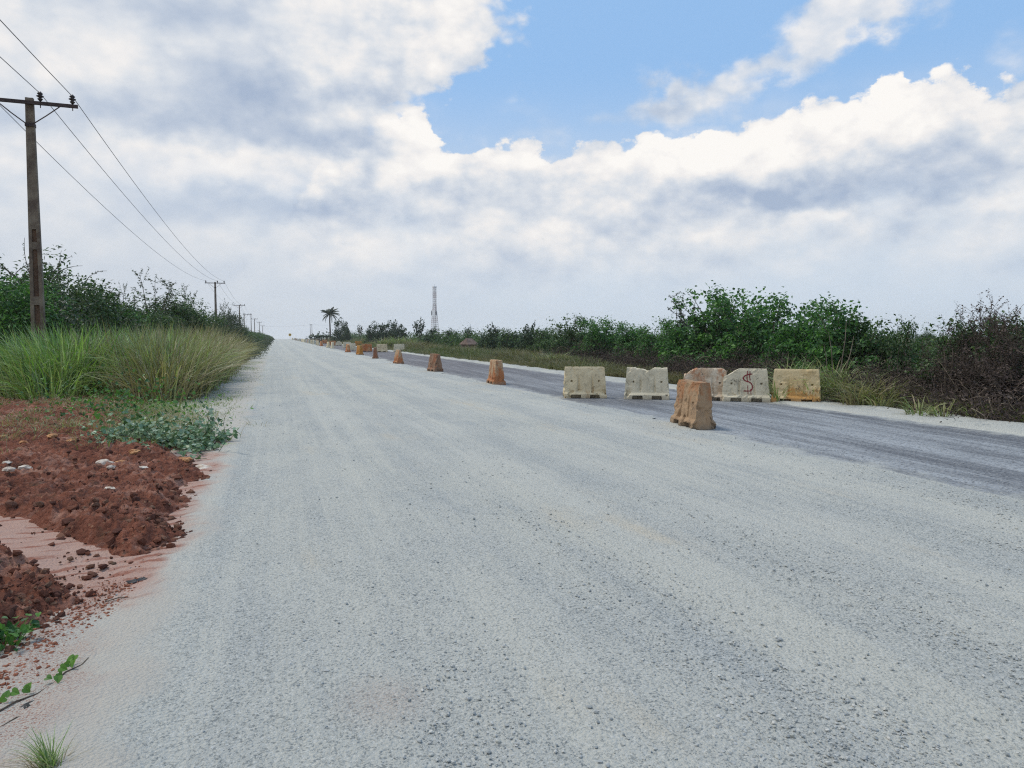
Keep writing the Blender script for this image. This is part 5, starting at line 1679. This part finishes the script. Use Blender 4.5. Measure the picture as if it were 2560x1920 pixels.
def banana(px, top, Y, label, seed, n=9, sp=0.9):
    rng = rng_of(seed)
    x, y, h = hgt(px, top, Y=Y)
    t = thing('banana_plant', label, 'banana plant', (x, y, zg(x, y)), 0, 'banana plants left of the palm foot')
    st, lf = MB(), MB()
    for s in range(3):
        bx, by = rng.normal(0, sp, 2)
        hs = h * rng.uniform(0.45, 0.62)
        st.tube([(bx, by, 0), (bx, by, hs)], [0.16, 0.09], 6)
        for k in range(n):
            a = rng.uniform(0, 6.28); e = rng.uniform(0.7, 1.4)
            pos = np.array([bx, by, hs]); Pp = [pos]
            L = h * rng.uniform(0.35, 0.55)
            for q in range(6):
                pos = pos + np.array([math.cos(a) * math.cos(e), math.sin(a) * math.cos(e), math.sin(e)]) * L / 6
                e -= 0.24
                Pp.append(pos)
            Pp = np.array(Pp)
            w = 0.28 * np.sin(np.linspace(0.25, 3.0, 7))[:, None]
            sd = np.array([-math.sin(a), math.cos(a), 0.0])
            G = np.stack([Pp - sd * w + (0, 0, -0.03), Pp + (0, 0, 0.04), Pp + sd * w + (0, 0, -0.03)], 1)
            lf.grid(G[..., 0], G[..., 1], G[..., 2])
    st.build('stem', M['bark'], t)
    lf.build('leaves', M['leaf_far'], t)
banana(683, 722, 200, 'banana plant farthest left in the row before the palm', 351)
banana(692, 722, 195, 'banana plant in the middle of the row before the palm', 352)
banana(701, 721, 192, 'banana plant nearest the palm trunk', 353)

# ================================================================ grass
def blades(mb, P, h, az, bend, w, dry, rng, seg=5, lean=0.1):
    n = len(P)
    t = np.linspace(0, 1, seg + 1)[None, :, None]
    dirv = np.stack([np.cos(az), np.sin(az), np.zeros(n)], -1)[:, None, :]
    hh = h[:, None, None]; bb = bend[:, None, None]
    pos = P[:, None, :] + np.array([0, 0, 1.0]) * hh * (t - 0.55 * bb * t ** 2.4) + dirv * hh * (lean * t + bb * 0.85 * t ** 2)
    sa = az + np.pi / 2 + rng.normal(0, 0.5, n)
    side = np.stack([np.cos(sa), np.sin(sa), 0.25 * rng.normal(size=n)], -1)[:, None, :]
    ww = (w[:, None, None] * 0.5) * (1 - t) ** 0.6 * (0.55 + 1.1 * t * (1 - t) + 0.25)
    V = np.stack([pos - side * ww, pos + side * ww], 2)        # n, seg+1, 2, 3
    i = np.arange(n)[:, None] * (2 * (seg + 1)) + np.arange(seg)[None, :] * 2
    F = np.stack([i, i + 1, i + 3, i + 2], -1).reshape(-1, 4)
    mb.add(V.reshape(-1, 3), F, np.repeat(dry, 2 * (seg + 1)))

def tussocks(mb, C, nb, H, rng, dry, w=0.012, spread=0.16, bend=(0.25, 0.95), wind=None):
    """C centres (n,3); H heights; dry 0..1 per tussock"""
    n = len(C)
    idx = np.repeat(np.arange(n), nb)
    m = len(idx)
    az = rng.uniform(0, 2 * np.pi, m)
    if wind is not None:
        az = np.where(rng.uniform(0, 1, m) < 0.45, (wind if np.isscalar(wind) else wind[idx]) + rng.normal(0, 0.8, m), az)
    r = spread * np.sqrt(rng.uniform(0, 1, m))
    P = C[idx] + np.stack([np.cos(az) * r, np.sin(az) * r, np.zeros(m)], -1)
    h = H[idx] * rng.uniform(0.4, 1.15, m)
    b = rng.uniform(bend[0], bend[1], m)
    ww = (w if np.isscalar(w) else w[idx]) * rng.uniform(0.7, 1.3, m)
    dd = np.clip(dry[idx] + rng.normal(0, 0.22, m), 0, 1)
    blades(mb, P, h, az, b, ww, dd, rng)

def left_grass():
    rng = rng_of(400)
    N = 5200
    Y = 1 / (1 / 62.0 + rng.uniform(0, 1, N) * (1 / 18.6 - 1 / 62.0))
    xr = pl([(18, -2.6), (20, -2.4), (23, -2.3), (31, -2.2), (45, -2.4), (60, -2.5)])(Y)
    xl = -0.34 * Y - 1.5
    X = xl + (xr - xl) * rng.uniform(0, 1, N) ** 0.9
    front = pl([(-9, 25.5), (-7.5, 24.6), (-5.8, 21.0), (-5.2, 20.6), (-4.3, 22.6), (-3.4, 21), (-2.6, 19.6), (-1.5, 18.6)])(X)
    keep = Y > front + 0.5 * rng.normal(size=N) * 0.5
    X, Y = X[keep], Y[keep]
    patch = fbm(X * 0.45, Y * 0.3, seed=402)
    edge = np.clip((Y - pl([(-9, 25.5), (-7.5, 24.6), (-5.8, 21.0), (-5.2, 20.6), (-4.3, 22.6), (-3.4, 21), (-2.6, 19.6), (-1.5, 18.6)])(X)) / 2.0, 0, 1)
    H = (1.05 + 0.85 * edge) * (0.8 + 0.6 * patch) * np.interp(X, [-3.0, -1.8], [1.0, 0.72])
    dry = np.clip(sstep(X / Y + 0.05 * (patch - 0.5) * 8, -0.21, -0.11) * 0.85 + 0.45 * sstep(patch, 0.48, 0.7) - 0.02 + 0.25 * (edge < 0.3), 0.03, 0.95)
    mb = MB()
    C = np.stack([X, Y, np.zeros(len(X)) - 0.03], -1)
    wnd = 2.4 + 4.5 * (fbm(X * 0.35, Y * 0.35, seed=406) - 0.5)
    tussocks(mb, C, 21, H, rng, dry, w=0.024 + 0.0006 * Y, spread=0.75, wind=wnd, bend=(0.08, 1.05))
    tag(mb.build('tall_grass', M['grass'], attr='dry'), 'tall green and straw-coloured grass growing left of the road behind the red soil', 'grass', kind='stuff')
    # short weeds creeping over the soil
    N = 1500
    Y = rng.uniform(11, 23, N)
    X = rng.uniform(-7.5, -1.6, N)
    k = (X > -0.34 * Y - 0.5) & (fbm(X * 0.8, Y * 0.8, seed=403) > 0.47 + 0.10 * sstep(-Y, -17, -12) - 0.12 * sstep(X, -4.5, -2.5)) & (X < soil_edge(Y) + 0.7)
    X, Y = X[k], Y[k]
    n2 = 330
    Y2 = rng.uniform(11.6, 18.5, n2)
    X2 = np.interp(Y2, [11.6, 14, 18.5], [-1.6, -1.9, -2.3]) + rng.normal(0, 0.42, n2)
    X, Y = np.concatenate([X, X2]), np.concatenate([Y, Y2])
    mb = MB()
    C = np.stack([X, Y, np.maximum(soil_height(X, Y), 0) - 0.03], -1)
    g = sstep(fbm(X * 0.9, Y * 0.9, seed=405), 0.38, 0.6)
    tussocks(mb, C, 13, np.concatenate([rng.uniform(0.10, 0.34, len(X) - n2), rng.uniform(0.12, 0.42, n2)]), rng, np.clip(0.95 - 0.6 * g * sstep(X, -5, -2.2), 0, 1), w=0.009, spread=0.2, bend=(0.5, 1.2))
    tag(mb.build('low_weeds', M['grass'], attr='dry'), 'sparse dry weeds and thin grass creeping over the red soil', 'weeds', kind='stuff')
    # thin grass on the pale verge further on
    N = 700
    Y = rng.uniform(13, 48, N)
    X = -0.62 - rng.uniform(0, 1, N) ** 0.7 * np.interp(Y, [13, 20, 48], [1.3, 1.5, 1.3])
    k = fbm(X * 1.6, Y * 0.5, seed=404) > 0.5
    X, Y = X[k], Y[k]
    mb = MB()
    tussocks(mb, np.stack([X, Y, np.zeros(len(X))], -1), 8, rng.uniform(0.05, 0.16, len(X)), rng, rng.uniform(0.2, 0.7, len(X)), w=0.012, spread=0.25, bend=(0.5, 1.2))
    tag(mb.build('verge_grass', M['grass'], attr='dry'), 'thin low grass on the pale sandy verge left of the road', 'grass', kind='stuff')
left_grass()

def right_grass():
    rng = rng_of(420)
    N = 3400
    Y = 1 / (1 / 230.0 + rng.uniform(0, 1, N) * (1 / 21.0 - 1 / 230.0))
    X = np.interp(Y, [20, 30, 60], [12.7, 12.3, 11.9]) + rng.exponential(1.2, N) * (1 + Y / 120)
    k = X < 18 + Y * 0.05
    X, Y = X[k], Y[k]
    patch = fbm(X * 0.5, Y * 0.13, seed=421)
    H = np.interp(Y, [20, 32, 60, 200], [0.5, 0.75, 1.05, 1.5]) * (0.55 + 0.9 * patch) * np.interp(X, [12.2, 13.8], [0.5, 1.1])
    dry = np.clip(0.30 + 1.6 * (fbm(X * 0.7 + 9, Y * 0.16, seed=422) - 0.35), 0.05, 0.95)
    mb = MB()
    tussocks(mb, np.stack([X, Y, np.zeros(len(X)) - 0.03], -1), 20, H, rng, dry, w=0.013 + 0.0005 * Y, spread=0.28)
    tag(mb.build('bank_grass', M['grass_dull'], attr='dry'), 'green and dry grass along the right verge towards the far trees', 'grass', kind='stuff')
    N = 520
    Y = rng.uniform(7.5, 22, N)
    X = 13.0 + rng.exponential(0.35, N)
    mb = MB()
    tussocks(mb, np.stack([X, Y, np.zeros(N) - 0.02], -1), 14, rng.uniform(0.2, 0.62, N), rng, rng.uniform(0.3, 1.0, N), w=0.016, spread=0.25, bend=(0.4, 1.2))
    tag(mb.build('dry_litter_grass', M['grass'], attr='dry'), 'low dry grass at the foot of the dead brush on the right', 'grass', kind='stuff')
    G = 'long grass clumps beside the right verge'
    for (px, X, n, h, dr, lab) in [(1762, 13.45, 10, 1.25, 0.45, 'arching green grass clump rising just right of the yellow stained barrier'),
                                   (1845, 13.35, 11, 1.05, 0.6, 'tall yellow-green grass clump in front of the bare stems'),
                                   (1895, 13.2, 12, 0.85, 0.85, 'straw-coloured grass clump right of the tall yellow-green one'),
                                   (1800, 13.1, 10, 0.75, 0.45, 'low green grass clump behind the pale cement lumps'),
                                   (1940, 13.15, 8, 0.55, 0.75, 'low straw grass clump trailing off to the right'),
                                   (1205, 14.0, 9, 1.0, 0.7, 'pale straw grass clump left of the whole cream barrier'),
                                   (1660, 13.8, 6, 0.75, 0.4, 'green grass clump showing between the chipped and the dollar sign barriers'),
                                   (1655, 14.6, 5, 0.9, 0.9, 'dry stalk clump above the dollar sign barrier'),
                                   (2005, 13.6, 7, 0.6, 0.6, 'short mixed grass clump at the foot of the dead brush near the forked stump'),
                                   (2075, 13.5, 8, 0.5, 0.85, 'short straw grass clump right of the forked stump'),
                                   (2165, 13.3, 8, 0.5, 0.6, 'short mixed grass clump under the brush near the right picture edge'),
                                   (860, 14.2, 14, 1.9, 0.55, 'tall tawny grass clump left of the tower on the far bank')]:
        d = ray(px * P2, 840.0)
        y = X * d[1] / d[0]
        t = MB()
        r2 = rng_of(int(px))
        s = 0.45 * (1 + y / 60)
        C = np.stack([r2.normal(0, s, n), r2.normal(0, s * 0.8, n), np.full(n, -0.03)], -1)
        tussocks(t, C, 55, np.full(n, h * 1.1), r2, np.full(n, dr), w=0.02 + 0.0005 * y, spread=0.22, bend=(0.35, 1.15))
        o = t.build('grass_clump', M['grass'], attr='dry')
        o.location = (X, y, 0)
        tag(o, lab, 'grass clump', G)
right_grass()

# ================================================================ small plants and litter near the camera
def heart_leaves(mb, C, N, size, rng):
    """broad heart-shaped leaves"""
    n = len(C)
    N = unit(N)
    T = rng.normal(size=(n, 3)); T[:, 2] -= 0.4
    T = unit(T - (T * N).sum(1)[:, None] * N)
    B = np.cross(N, T)
    out = [(-0.30, 0.0, 0), (-0.46, 0.26, .05), (-0.28, 0.50, .10), (0.05, 0.46, .10), (0.34, 0.22, .03), (0.56, 0.0, -.10), (0.34, -0.22, .03), (0.05, -0.46, .10), (-0.28, -0.50, .10), (-0.46, -0.26, .05)]
    s = np.asarray(size)[:, None]
    V = np.stack([C + T * s * u + B * s * v + N * s * w for u, v, w in out], 1)
    o = np.arange(n)[:, None] * 10
    mb.add(V.reshape(-1, 3), np.concatenate([o + np.array([0, 1, 2, 3]), o + np.array([0, 3, 4, 5]), o + np.array([0, 5, 6, 7]), o + np.array([0, 7, 8, 9])]))

def creeper():
    rng = rng_of(500)
    t = thing('creeping_plant', 'blue-green creeper with broad heart-shaped leaves where soil bank meets road', 'creeper', (-1.55, 12.0, 0))
    C, S_ = [], []
    st = MB()
    for i in range(190):
        u = rng.uniform(-1, 1)
        a = np.array([u * 0.72 + rng.normal(0, 0.06), -0.2 * u + rng.normal(0, 0.5), 0.02])
        p = a; d = unit(np.array([rng.normal(), rng.normal(), 0.7]))
        P = [p]
        for q in range(4):
            d = unit(d + rng.normal(0, 0.3, 3) + np.array([0, 0, -0.12]))
            p = p + d * 0.10
            p[2] = max(p[2], 0.03)
            P.append(p)
        P = np.array(P)
        st.tube(P, 0.004, 3, cap=False)
        m = 10
        c = P[rng.integers(1, 5, m)] + rng.normal(0, 0.045, (m, 3))
        c[:, 2] = np.abs(c[:, 2]) + 0.04
        C.append(c)
    C = np.concatenate(C)
    lf = MB()
    heart_leaves(lf, C, rng.normal(size=(len(C), 3)) * 0.5 + np.array([0, -0.25, 0.9]), rng.uniform(0.04, 0.085, len(C)), rng)
    st.build('stems', M['leaf_dark'], t)
    lf.build('leaves', M['leaf_blue'], t)
    t2 = thing('weedy_plant', 'small leafy green weed climbing the grass edge above the heart-leaved creeper', 'weed', (-3.0, 16.5, 0))
    lf = MB(); st = MB()
    C = rng.normal(0, 1, (900, 3)) * np.array([0.75, 1.3, 0.28]); C[:, 2] = np.abs(C[:, 2]) + 0.06
    C[:, 0] += -0.25 * C[:, 1]
    heart_leaves(lf, C, rng.normal(size=(900, 3)) * 0.6 + np.array([0, 0, 0.8]), rng.uniform(0.03, 0.085, 900), rng)
    lf.build('leaves', M['leaf_mid'], t2)
creeper()

def ground_vine():
    rng = rng_of(510)
    pts = [at(-20, 1800), at(40, 1765), at(95, 1745), at(130, 1722), at(165, 1690), at(205, 1672), at(222, 1655)]
    c0 = at(100, 1745)
    t = thing('ground_vine', 'thin vine with fresh green leaves trailing over the pale sand at the lower left', 'vine', (c0[0], c0[1], 0.012))
    loc = [(p[0] - c0[0], p[1] - c0[1], 0.008) for p in pts]
    MB().tube(loc, 0.004, 5).build('stem', M['bark'], t)
    lf = MB()
    C = []
    for (px, py) in [(8, 1775), (18, 1762), (38, 1757), (72, 1742), (68, 1750), (122, 1720), (150, 1712), (146, 1722), (158, 1695), (175, 1672), (183, 1682), (168, 1684), (186, 1668)]:
        x, y = at(px, py)
        C.append((x - c0[0], y - c0[1], 0.035))
    C = np.array(C)
    heart_leaves(lf, C, rng.normal(size=(len(C), 3)) * 0.3 + np.array([0.0, -0.55, 0.6]), rng.uniform(0.03, 0.042, len(C)), rng)
    lf.build('leaves', M['leaf_fresh'], t)
    c = at(22, 1612)
    t = thing('seedling_plant', 'low green seedling clump at the left picture edge below the soil bank', 'plant', (c[0] - 0.03, c[1] - 0.05, 0.01))
    lf, st = MB(), MB()
    for i in range(34):
        a = rng.uniform(0, 6.28); r = rng.uniform(0.02, 0.17)
        p = np.array([r * math.cos(a), r * math.sin(a) * 1.2, rng.uniform(0.03, 0.12)])
        st.tube([(p[0] * 0.5, p[1] * 0.5, 0), p], 0.003, 3, cap=False)
        for q in range(4):
            heart_leaves(lf, (p + rng.normal(0, 0.02, 3))[None], (rng.normal(size=3) * 0.5 + np.array([0, -0.3, 0.7]))[None], [rng.uniform(0.025, 0.045)], rng)
    st.build('stems', M['leaf_fresh'], t)
    lf.build('leaves', M['leaf_mid'], t)
    c = at(128, 1945)
    mb = MB()
    n = 95
    P = rng.normal(0, 0.012, (n, 3)); P[:, 2] = 0
    az = rng.normal(2.5, 0.9, n)
    blades(mb, P, rng.uniform(0.08, 0.21, n), az, rng.uniform(0.1, 0.9, n), np.full(n, 0.0042), np.clip(rng.normal(0.25, 0.2, n), 0, 1), rng, 6, 0.25)
    n = 60
    P = rng.normal(0, 0.03, (n, 3)); P[:, 2] = 0.004
    blades(mb, P, rng.uniform(0.06, 0.16, n), rng.normal(2.8, 0.8, n), rng.uniform(0.9, 1.5, n), np.full(n, 0.0035), np.full(n, 1.0), rng, 5, 0.5)
    o = mb.build('grass_tuft', M['grass'], attr='dry')
    o.location = (c[0], c[1], 0.012)
    tag(o, 'small green and yellow grass tuft on the sand at the bottom left corner', 'grass tuft')
    # black film scrap, dry sticks
    def scrap(px, py, s, lab, seed):
        x, y = at(px, py)
        r = rng_of(seed)
        u, v = np.meshgrid(np.linspace(-1, 1, 9), np.linspace(-1, 1, 7), indexing='ij')
        Z = 0.016 + 0.35 * s * (fbm(u * 2 + seed, v * 2, seed=seed) - 0.3)
        o = MB().grid(u * s + 0.3 * s * (vnoise(u * 2, v * 2, seed=seed) - .5), v * s * 0.55 + 0.4 * s * (vnoise(u * 2 + 5, v * 2, seed=seed + 1) - .5), Z).build('plastic_scrap', M['black_plastic'])
        m_ = o.modifiers.new('thick', 'SOLIDIFY'); m_.thickness = 0.002
        o.location = (x, y, 0); o.rotation_euler = (0, 0, 0.7)
        tag(o, lab, 'litter', 'scraps of black plastic film')
    scrap(84, 1772, 0.045, 'crumpled black plastic scrap beside the vine on the sand', 511)
    scrap(342, 1457, 0.055, 'crumpled black plastic scrap at the edge of the gravel below the pink wash', 512)
    def stick(a, b_, r, lab):
        A, B = at(*a), at(*b_)
        mid = ((A[0] + B[0]) / 2 + 0.012, (A[1] + B[1]) / 2 + 0.02)
        o = MB().tube([(A[0], A[1], 0.018), (mid[0], mid[1], 0.024), (B[0], B[1], 0.017)], r, 5).build('dry_stick', M['bark'])
        tag(o, lab, 'stick', 'dry sticks on the sand')
    stick((0, 1830), (60, 1800), 0.004, 'dry stick lying at the left picture edge under the vine')
    stick((92, 1760), (128, 1745), 0.003, 'short dry stick touching the black plastic scrap')
    stick((262, 1512), (322, 1500), 0.003, 'thin dry twig on pale sand below the pink wash')
ground_vine()

def stones():
    rng = rng_of(530)
    L = [(62, 1165, .058, 'w', 'flat white stone on the red soil, right one of the two near the left edge'), (18, 1164, .05, 'w', 'flat white stone on the red soil at the left picture edge'),
         (24, 1184, .06, 'w', 'small white stone just below the two flat white ones'), (355, 1162, .055, 'w', 'flat white stone in the middle of the soil bank'),
         (178, 1100, .075, 't', 'round tan stone on the soil below the grass'), (130, 1095, .085, 't', 'buff stone left of the round tan one'), (59, 1106, .06, 't', 'small tan stone near the left edge'),
         (8, 1089, .06, 't', 'tan stone at the left picture edge'), (336, 1135, .075, 't', 'tan stone at the crest of the bank below the creeper'), (260, 1156, .075, 'w', 'cream stone left of the flat white one'),
         (302, 1152, .07, 't', 'reddish tan stone between the cream and the crest stones'), (276, 1173, .05, 'w', 'small pale stone in front of the cream one'), (273, 1232, .05, 'w', 'pale chip on the middle of the bank'),
         (462, 1139, .09, 't', 'orange tan stone under the creeper at the road end of the bank'), (506, 1152, .10, 'w', 'cream stone where the creeper meets the gravel'), (23, 1102, .055, 't', 'little tan stone beside the left edge one')]
    V, F = ico()
    for i, (px, py, s, c, lab) in enumerate(L):
        x, y = at(px, py, 0.12)
        m = bmesh.new()
        bmesh.ops.create_icosphere(m, subdivisions=3, radius=1.0)
        ph = rng.uniform(0, 50, 3)
        sc = np.array([rng.uniform(0.9, 1.3), rng.uniform(0.7, 1.0), rng.uniform(0.35, 0.6)]) * s
        co = np.array([v.co[:] for v in m.verts])
        n = fbm(co[:, 0] * 1.3 + ph[0], co[:, 1] * 1.3 + ph[1], co[:, 2] * 1.3 + ph[2], seed=i) - 0.5
        n2 = fbm(co[:, 0] * 4 + ph[0], co[:, 1] * 4, co[:, 2] * 4, seed=i + 50) - 0.5
        co = co * (1 + 1.3 * n + 0.5 * n2)[:, None] * sc
        for v, q in zip(m.verts, co):
            v.co = q
        me = bpy.data.meshes.new('stone'); m.to_mesh(me); m.free()
        me.materials.append(M['stone_white' if c == 'w' else 'stone_tan'])
        o = bpy.data.objects.new('stone', me); COL.objects.link(o)
        o.location = (x, y, float(soil_height(np.array([x]), np.array([y]))[0]) + s * 0.18)
        o.rotation_euler = (0, 0, rng.uniform(0, 6.28))
        tag(o, lab, 'stone', 'stones on the red soil bank')
stones()

# ================================================================ hazy air
def haze():
    m = bpy.data.materials.new('hazy_air')
    m.use_nodes = True
    nt = m.node_tree
    nt.nodes.clear()
    o = nt.nodes.new('ShaderNodeOutputMaterial')
    v = nt.nodes.new('ShaderNodeVolumePrincipled')
    v.inputs['Color'].default_value = (0.97, 0.985, 1.0, 1)
    v.inputs['Density'].default_value = 0.00026
    v.inputs['Anisotropy'].default_value = 0.2
    nt.links.new(v.outputs[0], o.inputs['Volume'])
    b = MB().box(-1350, 1350, -1350, 1350, -16, 41).build('haze', m)
    tag(b, 'pale haze that fades the far trees and the end of the road', 'haze', kind='stuff')
haze()
